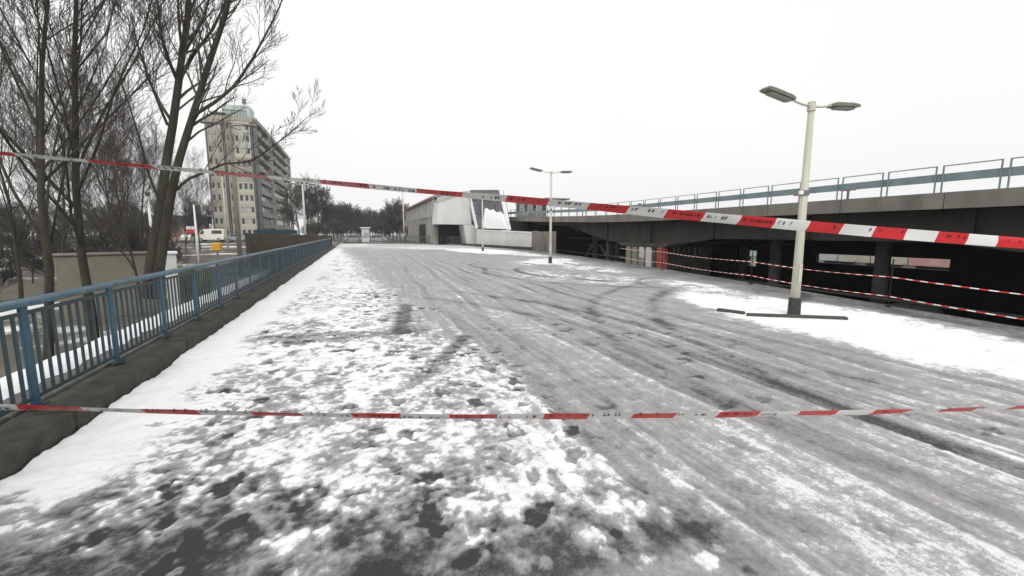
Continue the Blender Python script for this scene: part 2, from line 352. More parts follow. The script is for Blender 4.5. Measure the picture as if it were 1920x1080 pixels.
    for i in range(60):                                        # thawed holes
        px, py = rng.uniform(-1.5, 5.5), rng.uniform(1.3, 8); r = rng.uniform(.02, .07)
        j0, j1 = np.searchsorted(Xn[0], [px - .2, px + .2]); i0, i1 = np.searchsorted(ys, [py - .2, py + .2])
        if j1 - j0 < 3 or i1 - i0 < 3: continue
        sl = (slice(i0, i1), slice(j0, j1)); q = np.hypot((X[sl] - px) * .6, (Y[sl] - py) * 1.1) / r + 1.8 * fin[sl] + 1.2 * fin2[sl]
        c[sl] = c[sl] - .22 * (1 - SS(.4, 1.2, q))
    xs_n = Xn[0]
    for (px, py, an) in prints:
        if not (-1.6 < px < 6.2 and .9 < py < 14): continue
        j0, j1 = np.searchsorted(xs_n, [px - .25, px + .25]); i0, i1 = np.searchsorted(ys, [py - .25, py + .25])
        if j1 - j0 < 3 or i1 - i0 < 3: continue
        sl = (slice(i0, i1), slice(j0, j1)); dx = X[sl] - px; dy = Y[sl] - py
        a = dx * math.cos(an) + dy * math.sin(an); b = -dx * math.sin(an) + dy * math.cos(an)
        q = np.hypot(a / .125, b / (.05 + .012 * np.cos(a * 16))) + 1.9 * fin[sl] + .8 * fin2[sl]
        ins = 1 - SS(.75, 1.1, q); rim = np.exp(-((q - 1.25) / .18) ** 2)
        st_ = (.27 if px < 1.6 else .10) * rng.uniform(.4, 1.2)
        c[sl] = c[sl] - st_ * ins + .10 * rim * (px < 1.8); hf[sl] += -.010 * ins + .005 * rim
    c = np.clip(c, 0, 1.15)
    snow_h = SS(.5, .95, c)
    Z = .004 + .006 * SS(.15, .5, c) + .012 * snow_h + .6 * hf * (c > .3) + .7 * h_tr + .007 * snow_h * fbm(X * 7, Y * 7, 3, 77) + .004 * SS(.2, .5, c) * fbm(X * 20, Y * 20, 2, 78)
    kz = 1 - SS(.0, .75, X + 2.13); Z = Z + kz * (.02 + .05 * fbm(X * 3, Y * 1.6, 4, 80) + .03 * fin) + (1 - SS(.0, .16, X + 2.13)) * np.clip(.02 + .07 * fbm(X * .5, Y * 1.9, 4, 81), 0, .1)
    n = nx * ny
    co = np.stack([X, Y, Z], -1).reshape(-1, 3)
    idx = np.arange(n).reshape(ny, nx)
    quads = np.stack([idx[:-1, :-1], idx[:-1, 1:], idx[1:, 1:], idx[1:, :-1]], -1).reshape(-1, 4)
    me = bpy.data.meshes.new('car_park_deck'); me.vertices.add(n); me.vertices.foreach_set('co', co.ravel().astype(np.float32))
    nq = len(quads); me.loops.add(nq * 4); me.polygons.add(nq)
    me.loops.foreach_set('vertex_index', quads.ravel().astype(np.int32))
    me.polygons.foreach_set('loop_start', (np.arange(nq) * 4).astype(np.int32)); me.polygons.foreach_set('use_smooth', np.ones(nq, bool))
    me.update(calc_edges=True)
    at = me.attributes.new('cover', 'FLOAT', 'POINT'); at.data.foreach_set('value', c.ravel().astype(np.float32))
    me.validate()
    # material
    m = bpy.data.materials.new('snow_and_slush'); m.use_nodes = True; t = m.node_tree; N = t.nodes; L = t.links; b = N['Principled BSDF']
    tc = N.new('ShaderNodeTexCoord'); A = N.new('ShaderNodeAttribute'); A.attribute_name = 'cover'
    def noise(s, d=5, r=.6):
        q = N.new('ShaderNodeTexNoise'); q.inputs['Scale'].default_value = s; q.inputs['Detail'].default_value = d; q.inputs['Roughness'].default_value = r
        L.new(tc.outputs['Object'], q.inputs[0]); return q.outputs[0]
    def mth(op, a, bb):
        q = N.new('ShaderNodeMath'); q.operation = op
        for i, w in enumerate((a, bb)):
            if isinstance(w, (int, float)): q.inputs[i].default_value = w
            else: L.new(w, q.inputs[i])
        return q.outputs[0]
    n1 = mth('MULTIPLY', mth('SUBTRACT', noise(36, 6, .72), .5), .5); n2 = mth('MULTIPLY', mth('SUBTRACT', noise(150, 4, .7), .5), .36)
    cov = mth('ADD', A.outputs['Fac'], mth('ADD', n1, n2))
    r = N.new('ShaderNodeValToRGB'); e = r.color_ramp.elements; e[0].position = .08; e[0].color = (.032, .030, .030, 1); e[1].position = .20; e[1].color = (.075, .071, .071, 1)
    for p, col in ((.31, (.18, .174, .175, 1)), (.43, (.27, .263, .268, 1)), (.56, (.37, .363, .366, 1)), (.62, (.48, .475, .478, 1)), (.68, (.74, .74, .74, 1)), (.85, (.87, .872, .875, 1))):
        k3 = e.new(p); k3.color = col
    L.new(cov, r.inputs[0])
    gr = N.new('ShaderNodeMapRange'); gr.inputs[1].default_value = .62; gr.inputs[2].default_value = .78; gr.inputs[4].default_value = .35; L.new(noise(260, 2, .5), gr.inputs[0])
    gm = N.new('ShaderNodeMix'); gm.data_type = 'RGBA'; L.new(gr.outputs[0], gm.inputs[0]); L.new(r.outputs[0], gm.inputs[6]); gm.inputs[7].default_value = (.22, .215, .21, 1); L.new(gm.outputs[2], b.inputs['Base Color'])
    rr = N.new('ShaderNodeValToRGB'); e = rr.color_ramp.elements; e[0].position = .1; e[0].color = (.5,) * 3 + (1,); e[1].position = .7; e[1].color = (.85,) * 3 + (1,)
    k3 = e.new(.4); k3.color = (.45,) * 3 + (1,)
    L.new(cov, rr.inputs[0]); L.new(rr.outputs[0], b.inputs['Roughness']); b.inputs['Specular IOR Level'].default_value = .3
    bp = N.new('ShaderNodeBump'); bp.inputs['Strength'].default_value = .5; bp.inputs['Distance'].default_value = .015
    L.new(mth('ADD', cov, mth('MULTIPLY', noise(60, 4), .4)), bp.inputs['Height']); L.new(bp.outputs[0], b.inputs['Normal'])
    me.materials.append(m)
    o = link('car_park_deck', me); tag(o, 'raised car park deck covered in trampled snow and grey slush with tyre tracks', kind='structure')
    # the slab under it
    mb = MB(); yy = list(np.linspace(-6, 69.9, 60)); top = [(-2.13, q) for q in yy]; rt = [(float(xe(q)), q) for q in yy]
    for i in range(len(yy) - 1):
        a, b2, c2, d = top[i], top[i + 1], rt[i + 1], rt[i]
        mb.add([(a[0], a[1], -.02), (b2[0], b2[1], -.02), (c2[0], c2[1], -.02), (d[0], d[1], -.02), (a[0], a[1], -.6), (b2[0], b2[1], -.6), (c2[0], c2[1], -.6), (d[0], d[1], -.6)],
               [(0, 3, 2, 1), (4, 5, 6, 7), (3, 7, 6, 2), (0, 1, 5, 4)] + ([(0, 4, 7, 3)] if i == 0 else []) + ([(1, 2, 6, 5)] if i == len(yy) - 2 else []))
    mb.build('deck_slab', M['concrete_dark'], o)
    # retaining walls and supports down to the lower ground
    w = MB()
    for q in range(-6, 46, 6): w.box((float(xe(q)) - 1.2, q, -2.1), (.5, .5, 3.0))
    w.build('deck_support', M['black_conc'], o)
    w = MB(); w.box((3.5, 32, -2.1), (.4, 76, 3.0)); w.build('deck_wall', M['black_conc'], o)
deck()

# ---------------------------------------------------------------- terrain to the horizon
def hz(x, y):
    d = math.hypot(x, y); left = -1.25 + 1.1 * sst(22, 90, d)
    low = sst(4.2, 8, x) * (1 - sst(40, 47, y)) * (1 - sst(90, 130, x))
    return left * (1 - low) + -3.6 * low
def terrain():
    def axis(lo, hi, fine0, fine1, st):
        a = list(np.arange(fine0, fine1, st)); g = st; p = fine1
        while p < hi: a.append(p); g *= 1.22; p += g
        a.append(hi); g = st; p = fine0 - st; pre = []
        while p > lo: pre.append(p); g *= 1.22; p -= g
        pre.append(lo); return np.array(pre[::-1] + a)
    ax = axis(-330, 330, -45, 60, 1.2); ay = axis(-90, 370, -12, 110, 1.5)
    v = []; f = []; nx = len(ax)
    for y in ay:
        for x in ax:
            q = hz(x, y); rr = random.Random(int(x * 91 + y * 137)).uniform(-.05, .05)
            v.append((x, y, q + (rr if x < -3.4 else 0)))
    for j in range(len(ay) - 1):
        for i in range(nx - 1): f.append((j * nx + i, j * nx + i + 1, (j + 1) * nx + i + 1, (j + 1) * nx + i))
    me = bpy.data.meshes.new('ground'); me.from_pydata(v, [], f)
    m = mat('patchy_ground', (.1, .09, .07), .9, .4, .6, .4, 8, dirt=(.72, .72, .72), dscale=.16, damt=1.0, dlo=.54, dhi=.62)
    me.materials.append(m); me.materials.append(M['asphalt_dark'])
    mi = []
    for p in me.polygons:
        c = p.center; mi.append(1 if (4 < c.x < 33 and c.y < 46) else 0)
    me.polygons.foreach_set('material_index', mi); me.polygons.foreach_set('use_smooth', [True] * len(mi))
    tag(link('ground', me), 'lower ground with patches of snow around the car park', kind='structure')
terrain()

# road and pavement on the left, sheets that follow the ground
def sheet(name, pts, material, dz, label):
    n = 14; v = []; f = []
    (a, b, c, d) = [Vector((p[0], p[1], 0)) for p in pts]
    for j in range(n + 1):
        for i in range(n + 1):
            s, t = i / n, j / n; p = (a * (1 - s) + b * s) * (1 - t) + (d * (1 - s) + c * s) * t
            v.append((p.x, p.y, max(hz(p.x + ex, p.y + ey) for ex in (-1, 0, 1) for ey in (-1, 0, 1)) + dz))
    for j in range(n):
        for i in range(n): f.append((j * (n + 1) + i, j * (n + 1) + i + 1, (j + 1) * (n + 1) + i + 1, (j + 1) * (n + 1) + i))
    me = bpy.data.meshes.new(name); me.from_pydata(v, [], f); me.materials.append(material)
    tag(link(name, me), label, kind='structure')
sheet('road', [(-9, 32), (-4.4, 32), (-8, 112), (-20, 112)], M['asphalt'], .06, 'wet grey road beyond the blue railing')
sheet('road', [(-60, 96), (-9, 96), (-9, 112), (-60, 112)], M['asphalt'], .11, 'wet cross road before the apartment block')

# ---------------------------------------------------------------- kerb wall and blue railing
KY0, KY1 = -3.0, 50.0
kw = empty('kerb_wall', (-2.13, 0, 0), 'low concrete kerb wall with mossy dark face beside the snow', 'wall')
L_ = 2.4; q = KY0
blk = {}
for i in range(int((KY1 - KY0) / L_)):
    y = KY0 + i * L_
    a = MB().box((-.20, y + L_ / 2, -.02), (.37, L_ - .012, .46), bev=.015).build('kerb_block', M['moss'], kw)
    b = MB().box((-.60, y + L_ / 2, -.30), (.42, L_ - .012, 1.06), bev=.012).build('ledge_block', M['kerb'], kw)
MB().box((-1.0, (KY0 + KY1) / 2, -1.0), (.38, KY1 - KY0, 2.3)).build('wall_base', M['concrete_dark'], kw)
# snow left on the ledge behind the balusters
mb = MB(); rr = random.Random(5); n = 260; vv = []; ff = []
for i in range(n + 1):
    y = KY0 + (KY1 - KY0) * i / n; w0 = -.62 - rr.uniform(0, .10); hgt = rr.uniform(.025, .06)
    vv += [(w0, y, .232), (w0 - .09, y, .235 + hgt), (-.98, y, .235 + hgt * .9), (-1.19, y, .16)]
for i in range(n):
    for k in range(3): ff.append((i * 4 + k, i * 4 + k + 1, (i + 1) * 4 + k + 1, (i + 1) * 4 + k)[::-1])
mb.add(vv, ff).build('snow_strip', M['snow'], kw, smooth=True)

PX = -2.44; SP = 1.24
rail = empty('blue_railing', (PX, 0, .24), 'long blue steel railing with thin balusters on the kerb wall', 'railing')
ys = [6.81 + SP * k for k in range(-7, 34)]
post_me = MB().box((0, 0, .40), (.022, .085, .80), bev=.004).mesh('post', M['blue'])
bal_me = MB().box((0, 0, .405), (.014, .028, .65)).mesh('baluster', M['bluedark'])
foot_me = MB().box((0, 0, .006), (.10, .14, .012)).mesh('foot_plate', M['bluedark'])
for k, y in enumerate(ys):
    p = link('post', post_me, rail, (0, y, 0)); link('foot_plate', foot_me, p)
    if k < len(ys) - 1:
        y2 = ys[k + 1]; top = MB().box((0, (y + y2) / 2, .825), (.115, SP - .004, .05), bev=.012); top.build('handrail', M['rail_top'], rail)
        MB().box((0, (y + y2) / 2, .073), (.02, SP - .09, .03)).build('bottom_rail', M['bluedark'], rail)
        MB().box((0, (y + y2) / 2, .745), (.02, SP - .09, .03)).build('upper_rail', M['bluedark'], rail)
        if 0.5 < y < 30.5:
            for j in range(1, 11): link('baluster', bal_me, rail, (0, y + SP * j / 11, 0))
        elif y >= 30.5:
            mm = MB()
            for j in range(1, 11): mm.box((0, y + SP * j / 11, .405), (.014, .028, .65))
            tag(mm.build('far_balusters', M['bluedark'], rail), kind='stuff')

# ---------------------------------------------------------------- double-armed lamp posts
def lamp_post(name, loc, h, label, group=None, arm=True, rz=0, r=.075, cat='lamp post', collar=True):
    t = empty(name, loc, label, cat, group, rz)
    MB().tube([(0, 0, .3), (0, 0, h * .45), (0, 0, h)], [r, r * .85, r * .62], 14).build('pole', M['lamp'], t, smooth=True)
    MB().tube([(0, 0, -.02), (0, 0, .32), (0, 0, .34)], [r * 1.35, r * 1.3, r * 1.02], 14).build('base_sleeve', M['foot'], t, smooth=False)
    dr = MB().box((-.2 * r, -r * .93, .82), (r * 1.05, .012, .34), bev=.004).build('service_door', M['lamp_head'] if False else M['lamp'], t)
    MB().tube([(-.2 * r, -r * .93 - .004, .92), (-.2 * r, -r * .93 - .016, .92)], .009, 8).build('bolt', M['steel'], dr)
    MB().tube([(0, 0, h - .1), (0, 0, h + .06)], [r * .85, r * .8], 12).build('pole_cap', M['lamp'], t)
    if collar:
        c = MB().tube([(0, 0, h * .585), (0, 0, h * .585 + .09)], [r * 1.05] * 2, 12).build('collar', M['steel'], t)
        MB().box((-r * 1.5, -r * .4, h * .585 + .045), (.09, .05, .07), bev=.01).build('clamp', M['whitetrim'], c)
    if arm:
        for s in (-1, 1):
            a = MB().tube([(0, 0, h - .02), (s * .25, 0, h + .0), (s * .42, 0, h + .03), (s * .6, 0, h + .075)], [.026, .02, .018, .018], 8).build('arm', M['lamp'], t, smooth=True)
            prof = [(.52, .015), (.525, .07), (.58, .088), (1.0, .092), (1.15, .08), (1.18, .04), (1.17, .015)]; tl = .17 if s < 0 else .06
            mb = MB(); nn = len(prof); vv = []
            for sy, sc in ((-1, .75), (-.8, 1), (.8, 1), (1, .75)):
                for (px, pz) in prof: vv.append((s * (px + (1 - sc) * .05), sy * .10, h + .03 + (pz - .02) * sc + tl * (px - .52)))
            ff = [tuple(range(nn)), tuple(range(4 * nn - 1, 3 * nn - 1, -1))]
            for k in range(3):
                for i in range(nn): ff.append((k * nn + (i + 1) % nn, k * nn + i, (k + 1) * nn + i, (k + 1) * nn + (i + 1) % nn))
            if s < 0: ff = [q[::-1] for q in ff]
            hd = mb.add(vv, ff).build('lamp_head', M['lamp_head'], t)
            MB().box((s * .85, 0, h + .008 + tl * .33), (.5, .15, .05), bev=.02, tilt=Matrix.Rotation(-s * tl, 3, 'Y')).build('lens', M['lamp_lens'], hd)
    return t
GL = 'double armed lamp posts on the car park'
l1 = lamp_post('lamp_post', (7.96, 5.82, .02), 3.90, 'cream double-armed lamp post standing in clean snow behind a long dark kerb beam', GL, r=.082)
l2 = lamp_post('lamp_post', (9.62, 20.55, .02), 4.68, 'cream double-armed lamp post in line with the graffitied viaduct pier', GL)
l3 = lamp_post('lamp_post', (10.55, 36.65, .02), 5.0, 'cream lamp post before the white station entrance', GL, collar=False)
p = gnd(757, 456)
lamp_post('street_lamp', (p.x, p.y - 1.0, .0), 8.3, 'tall thin cream lamp post at the far fence beside the station hall', arm=False, r=.11, cat='lamp post', collar=False)

def kerb_beam(loc, L, rz, label, group='loose kerb beams by the lamp posts'):
    o = MB().box((0, 0, .03), (L, .11, .085), bev=.018).build('kerb_beam', M['concrete_dark']); o.location = loc; o.rotation_euler = (0, 0, rz)
    return tag(o, label, 'kerb beam', group)
a, b = gnd(1400, 594), gnd(1588, 601)
kerb_beam((a + b) / 2, (b - a).length, math.atan2(b.y - a.y, b.x - a.x), 'long dark concrete kerb beam lying in snow at the foot of a lamp post')
a, b = gnd(1345, 584), gnd(1396, 591)
kerb_beam((a + b) / 2, (b - a).length, math.atan2(b.y - a.y, b.x - a.x), 'short dark kerb beam half buried in snow at the end of the long beam')
for (u0, u1, lab) in ((984, 1003, 'short kerb beam buried in snow left of the lamp post before the pier'), (1056, 1078, 'short kerb beam buried in snow right of the lamp post before the pier')):
    a, b = gnd(u0, 495), gnd(u1, 496.5); kerb_beam((a + b) / 2 + Vector((0, 0, -.03)), (b - a).length, math.atan2(b.y - a.y, b.x - a.x), lab)

# ---------------------------------------------------------------- metro viaduct
VX0, VX1 = 17.0, 31.0
def zt(y): return 2.84 + .75 * sst(22, 56, y)
vi = empty('metro_viaduct', (17, 20, -3.6), 'long concrete metro viaduct with dark underside beside the car park', 'viaduct')
def V(mb, name, m, parent=None, smooth=False):
    """builds in world coordinates, then parents to the viaduct or to one of its parts"""
    par = parent or vi; o = mb.build(name, m, par, smooth=smooth)
    base = Vector((17, 20, -3.6)); o.location = -base if par is vi else (0, 0, 0)
    return o
VY0, VY1 = -16.0, 62.0
yy = np.arange(VY0, VY1 + .01, 2.0)
mb = MB()
for a, b in zip(yy[:-1], yy[1:]):
    za, zb = zt(a), zt(b)
    mb.add([(VX0 + .15, a, za - .06), (VX1, a, za - .06), (VX1, b, zb - .06), (VX0 + .15, b, zb - .06), (VX0 + .15, a, za - .5), (VX1, a, za - .5), (VX1, b, zb - .5), (VX0 + .15, b, zb - .5)],
           [(0, 1, 2, 3), (7, 6, 5, 4), (0, 3, 7, 4), (1, 5, 6, 2)])
deck_o = V(mb, 'deck', M['concrete_dark'])
y = VY0
while y < VY1 - 1:                                            # precast edge panels with open joints
    L = 3.0; za, zb = zt(y), zt(y + L)
    V(MB().add([(VX0, y + .012, za), (VX0 + .14, y + .012, za), (VX0 + .14, y + L - .012, zb), (VX0, y + L - .012, zb), (VX0, y + .012, za - .50), (VX0 + .14, y + .012, za - .46), (VX0 + .14, y + L - .012, zb - .46), (VX0, y + L - .012, zb - .50)],
               [(0, 1, 2, 3), (7, 6, 5, 4), (0, 3, 7, 4), (1, 5, 6, 2), (0, 4, 5, 1), (2, 6, 7, 3)]), 'edge_panel', M['concrete'])
    y += L
# haunched edge girder
PIERS = (23.6, 3.0, -14.0)
def zb_(y):
    d = y - 23.6
    if d > 0: return .92 + 1.1 * sst(3.6, 13, d) + (zt(y) - 2.84)
    dd = min(abs(y - q) for q in PIERS); return .95 + .35 * sst(2.5, 6, dd)
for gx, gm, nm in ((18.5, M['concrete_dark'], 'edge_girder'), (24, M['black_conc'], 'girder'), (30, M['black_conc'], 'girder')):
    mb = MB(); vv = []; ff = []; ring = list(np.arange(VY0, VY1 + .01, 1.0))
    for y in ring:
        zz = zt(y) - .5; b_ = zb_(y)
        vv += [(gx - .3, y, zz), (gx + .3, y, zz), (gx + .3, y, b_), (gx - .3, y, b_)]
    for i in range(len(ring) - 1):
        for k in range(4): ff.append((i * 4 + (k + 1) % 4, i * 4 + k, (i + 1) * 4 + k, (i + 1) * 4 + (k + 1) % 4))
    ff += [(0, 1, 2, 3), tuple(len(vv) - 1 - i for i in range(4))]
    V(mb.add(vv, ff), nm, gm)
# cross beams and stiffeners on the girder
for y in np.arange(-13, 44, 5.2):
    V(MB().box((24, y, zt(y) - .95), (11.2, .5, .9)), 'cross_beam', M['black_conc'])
    V(MB().box((18.14, y, (zt(y) - .5 + zb_(y)) / 2), (.12, .22, zt(y) - .52 - zb_(y))), 'stiffener', M['concrete_dark'])
# piers: ribbed and sprayed, with one red painted column
for k, py in enumerate(PIERS):
    cap = V(MB().prism([(17.6, py - 2.6, .97), (17.6, py - 2.6, .86), (17.6, py - 2.2, .72), (17.6, py + 2.2, .72), (17.6, py + 2.6, .86), (17.6, py + 2.6, .97)][::-1], (13, 0, 0)), 'pier_cap', M['concrete_dark'])
    for px in (18.0, 24.0, 30.0):
        gm = M['graffiti'] if px == 18 else M['black_conc']
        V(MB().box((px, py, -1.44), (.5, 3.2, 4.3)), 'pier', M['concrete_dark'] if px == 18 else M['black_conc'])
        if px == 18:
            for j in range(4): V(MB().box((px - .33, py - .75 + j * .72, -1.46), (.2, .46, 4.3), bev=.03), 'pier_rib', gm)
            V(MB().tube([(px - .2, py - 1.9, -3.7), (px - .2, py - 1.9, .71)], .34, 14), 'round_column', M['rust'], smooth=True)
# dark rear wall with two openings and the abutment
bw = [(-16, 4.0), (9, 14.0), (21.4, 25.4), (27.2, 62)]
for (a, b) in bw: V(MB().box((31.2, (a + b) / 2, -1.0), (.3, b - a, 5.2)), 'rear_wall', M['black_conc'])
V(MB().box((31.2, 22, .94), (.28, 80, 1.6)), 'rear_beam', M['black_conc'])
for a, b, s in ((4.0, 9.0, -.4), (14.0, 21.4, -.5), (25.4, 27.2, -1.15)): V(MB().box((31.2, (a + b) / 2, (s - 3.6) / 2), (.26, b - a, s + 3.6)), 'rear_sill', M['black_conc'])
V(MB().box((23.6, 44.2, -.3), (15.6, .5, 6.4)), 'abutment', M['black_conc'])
V(MB().box((16.7, 36.8, -.75), (.5, 3.6, 5.0)), 'abutment_wing', M['concrete'])
M['dim_conc'] = mat('dim_concrete', (.16, .155, .14), .85, .3, 1.2, dirt=(.05, .05, .045), dscale=1.0, damt=.8)
for (px, py) in ((22.5, 12.5), (22.5, 17.8), (27.0, 15.0), (22.5, 29.5), (22.5, 33.5), (22.5, 37.5), (27, 24), (20.6, 32), (22.5, 7.5)):
    V(MB().tube([(px, py, -3.7), (px, py, zt(py) - .52)], .3, 12), 'inner_column', M['dim_conc'], smooth=True)
for (ya, yb, px, z) in ((25.5, 42, 20.2, -.35), (25.5, 42, 20.2, -.75), (27, 42, 23.4, .25), (6, 21, 21.6, -1.3), (27, 42, 21.5, 1.0)):
    V(MB().tube([(px, ya, z), (px, yb, z + .1)], .06, 8), 'service_pipe', M['dim_conc'])
V(MB().bar((20.4, 31, -1.3), (20.4, 33.2, .6), .12, .2), 'brace', M['dim_conc'])
V(MB().bar((20.4, 36.4, -1.3), (20.4, 34.4, .6), .12, .2), 'brace', M['dim_conc'])
def px_on(u, v, x): r = ray(u, v); w = CAMP + r * (x / r.x); return w
g0, g1 = px_on(1318, 477, 22.2), px_on(1264, 457, 22.2)
V(MB().box((22.2, (g0.y + g1.y) / 2, -1.4), (.25, abs(g1.y - g0.y) + 1.2, 4.5)), 'inner_wall', M['dim_conc'])
rg = random.Random(4); yq = min(g0.y, g1.y)
while yq < max(g0.y, g1.y):                                    # pale sprayed strokes
    V(MB().box((22.05, yq + .15, (g0.z + g1.z) / 2 + rg.uniform(-.06, .06)), (.02, rg.uniform(.12, .3), rg.uniform(.45, .75)), bev=.008), 'sprayed_stroke', M['panel2']); yq += rg.uniform(.42, .6)
# railing frames along the edge with a heavy tube between
fr = MB(); 
for sy in (0, 1.28): fr.bar((0, sy, 0), (0, sy, .80), .035, .035, up=(0, 1, 0))
fr.bar((0, -.0175, .80), (0, 1.2975, .80), .03, .03)
frame_me = fr.mesh('railing_frame', M['greyblue'])
y = -12.0; base = Vector((17, 20, -3.6)); k = 0
while y < 58:
    o = link('railing_frame', frame_me, vi, Vector((VX0 + .07, y, zt(y + .6) - .0)) - base)
    o.rotation_euler = (math.atan2(zt(y + 1.28) - zt(y), 1.28), 0, 0); y += 1.45
pts = [(VX0 + .13, y, zt(y) + .45) for y in np.arange(-14, 58.1, 2)]
mb = MB()
for a, b in zip(pts[:-1], pts[1:]): mb.bar(a, b, .07, .24)
V(mb, 'crash_rail', M['greyblue'])
# platform shelter on the viaduct
sh = empty('platform_shelter', (22, 50, zt(50) - .06), 'pale glazed platform shelter standing on the metro viaduct', 'shelter')
MB().box((0, 0, 2.05), (3.0, 10.2, .16), bev=.04).build('roof', M['bandgrey'], sh)
for j in range(8): MB().box((-1.4, -4.9 + j * 1.4, .98), (.12, .12, 1.96)).build('post', M['whitetrim'], sh)
for j in range(7): MB().box((-1.42, -4.2 + j * 1.4, 1.25), (.04, 1.2, 1.3)).build('pane', M['panel2'] if j % 2 else M['glass'], sh)
MB().box((-1.42, 0, .3), (.06, 9.9, .55)).build('plinth', M['panel'], sh)
for i, (y, x, c) in enumerate(((15.2, 20.5, M['signred']), (12.8, 20.2, M['signred']), (26.5, 19.5, M['darkband']), (34.5, 19.3, M['darkband']))):
    t = empty('platform_sign', (x, y, zt(y) - .06), ['red board on a thin post on the viaduct deck, above the tall rail', 'second red board on a thin post on the viaduct deck', 'dark signal box on a post on the viaduct deck', 'dark signal box nearer the platform shelter'][i], 'sign')
    MB().tube([(0, 0, 0), (0, 0, .9)], .05, 8).build('post', M['steel'], t)
    MB().box((0, 0, .72), (.06, .62 if i < 2 else .34, .16 if i < 2 else .42), bev=.01).build('board', c, t)

# ---------------------------------------------------------------- lower-level things seen under the viaduct
shop = empty('shop_row', (47, 24, -3.6), 'low pale row of shops with reddish fascia seen beneath the viaduct', 'building')
MB().box((3, 0, 2.0), (6, 60, 4.0)).build('wall', M['cream'], shop)
shopm = [M['skin_pink'], M['whitetrim'], M['cream'], M['greenish'], M['panel2'], M['skin_pink'], M['greenish'], M['cream']]
for j in range(20): MB().box((-.15, -28.5 + j * 3, 2.75), (.25, 2.9, .85)).build('fascia', shopm[j * 5 % 8], shop)
for j in range(14): MB().box((-.03, -26 + j * 4, 1.25), (.1, 2.9, 2.1)).build('shop_window', M['glass'], shop)
MB().box((3, 0, 4.1), (6.4, 60.4, .2)).build('roof', M['darkroof'], shop)

# ---------------------------------------------------------------- cars
def car(name, loc, rz, paint, label, kind='car', group=None):
    t = empty(name, loc, label, 'van' if kind == 'van' else 'car', group, rz)
    if kind == 'van':
        pr = [(-2.45, .35), (-2.45, 1.0), (-2.4, 2.25), (-2.1, 2.42), (1.15, 2.42), (1.45, 2.3), (2.0, 1.35), (2.5, 1.15), (2.55, .35)]; hw = .95
        win = [((1.05, 2.15), (1.4, 2.15), (1.85, 1.42), (1.05, 1.42)), ((-2.1, 2.15), (-.3, 2.15), (-.3, 1.5), (-2.1, 1.5))]; wx = (-1.5, 1.6); wr = .34
        fw = [(1.5, 2.2), (1.99, 1.42)]
    else:
        pr = [(-2.1, .3), (-2.15, .85), (-1.75, .95), (-1.25, 1.38), (.35, 1.42), (1.05, .95), (2.0, .8), (2.12, .3)]; hw = .84
        win = [((-1.15, 1.32), (-.25, 1.34), (-.25, .98), (-1.45, .98)), ((-.18, 1.34), (.32, 1.34), (.85, .98), (-.18, .98))]; wx = (-1.3, 1.35); wr = .3
        fw = [(.42, 1.38), (1.02, .99)]
    n = len(pr); mb = MB(); vv = []
    for sy, sc in ((-1, .88), (-.96, 1), (.96, 1), (1, .88)):
        for (px, pz) in pr:
            tw = 1 - .13 * max(0, (pz - .95) / 1.0)
            vv.append((px * (1 if abs(sy) < 1 else .985), sy * hw * tw, pz if abs(sy) < 1 else .35 + (pz - .35) * .97))
    ff = [tuple(range(n))[::-1], tuple(range(3 * n, 4 * n))]
    for k in range(3):
        for i in range(n): ff.append((k * n + i, k * n + (i + 1) % n, (k + 1) * n + (i + 1) % n, (k + 1) * n + i)[::-1])
    bo = mb.add(vv, [q[::-1] for q in ff]).build('body', paint, t)
    for s in (-1, 1):
        for w in win:
            pts = [(px, s * (hw * (1 - .13 * max(0, (pz - .95))) + .004), pz) for (px, pz) in w]
            if s > 0: pts = pts[::-1]
            MB().prism(pts, (0, -s * .03, 0)).build('window', M['glass'], t)
    (fx0, fz0), (fx1, fz1) = fw
    MB().add([(fx0, -hw * .78, fz0), (fx0, hw * .78, fz0), (fx1, hw * .85, fz1), (fx1, -hw * .85, fz1)] + [(fx0 + .02, -hw * .78, fz0 + .02), (fx0 + .02, hw * .78, fz0 + .02), (fx1 + .02, hw * .85, fz1 + .02), (fx1 + .02, -hw * .85, fz1 + .02)],
             [(4, 7, 6, 5), (0, 1, 2, 3), (0, 4, 5, 1), (3, 2, 6, 7), (0, 3, 7, 4), (1, 5, 6, 2)]).build('windscreen', M['glass'], t)
    for x in wx:
        for s in (-1, 1):
            w = MB().tube([(x, s * (hw - .2), wr), (x, s * (hw + .01), wr)], wr, 16).build('wheel', M['tyre'], t)
            MB().tube([(x, s * (hw - .02), wr), (x, s * (hw + .02), wr)], wr * .6, 12).build('rim', M['rim'], w)
    ex = pr[-1][0] - .02
    for s in (-1, 1):
        MB().box((ex, s * hw * .7, .68), (.06, .3, .16), bev=.02).build('headlight', M['whitetrim'], t)
        MB().box((pr[0][0], s * hw * .8, .78), (.05, .16, .2), bev=.02).build('tail_light', M['signred'], t)
    MB().box((ex, 0, .42), (.14, hw * 1.8, .16), bev=.03).build('bumper', M['foot'], t)
    return t
def on(x, y, dz=0): return (x, y, hz(x, y) + dz)
q = atd(398, 446, 104); car('van', on(q.x, q.y, .12), math.radians(172), M['carwhite'], 'white delivery van on the cross road before the apartment block', 'van')
q = atd(447, 447, 102); car('parked_car', on(q.x, q.y, .12), math.radians(5), M['cargrey'], 'silver car on the cross road behind the brown board wall')
q = atd(352, 440, 108); car('parked_car', on(q.x, q.y, .05), math.radians(95), M['carwhite'], 'white car parked near the low brick building')
q = atd(255, 462, 60); car('parked_car', on(q.x, q.y, 0.02), math.radians(80), M['carwhite'], 'white car parked under the trees beyond the railing')
q = gnd(1672, 541, -3.6); car('parked_car', (27.0, 14.0, -3.59), math.radians(90), M['cargrey'], 'grey car parked in the dark beneath the viaduct')

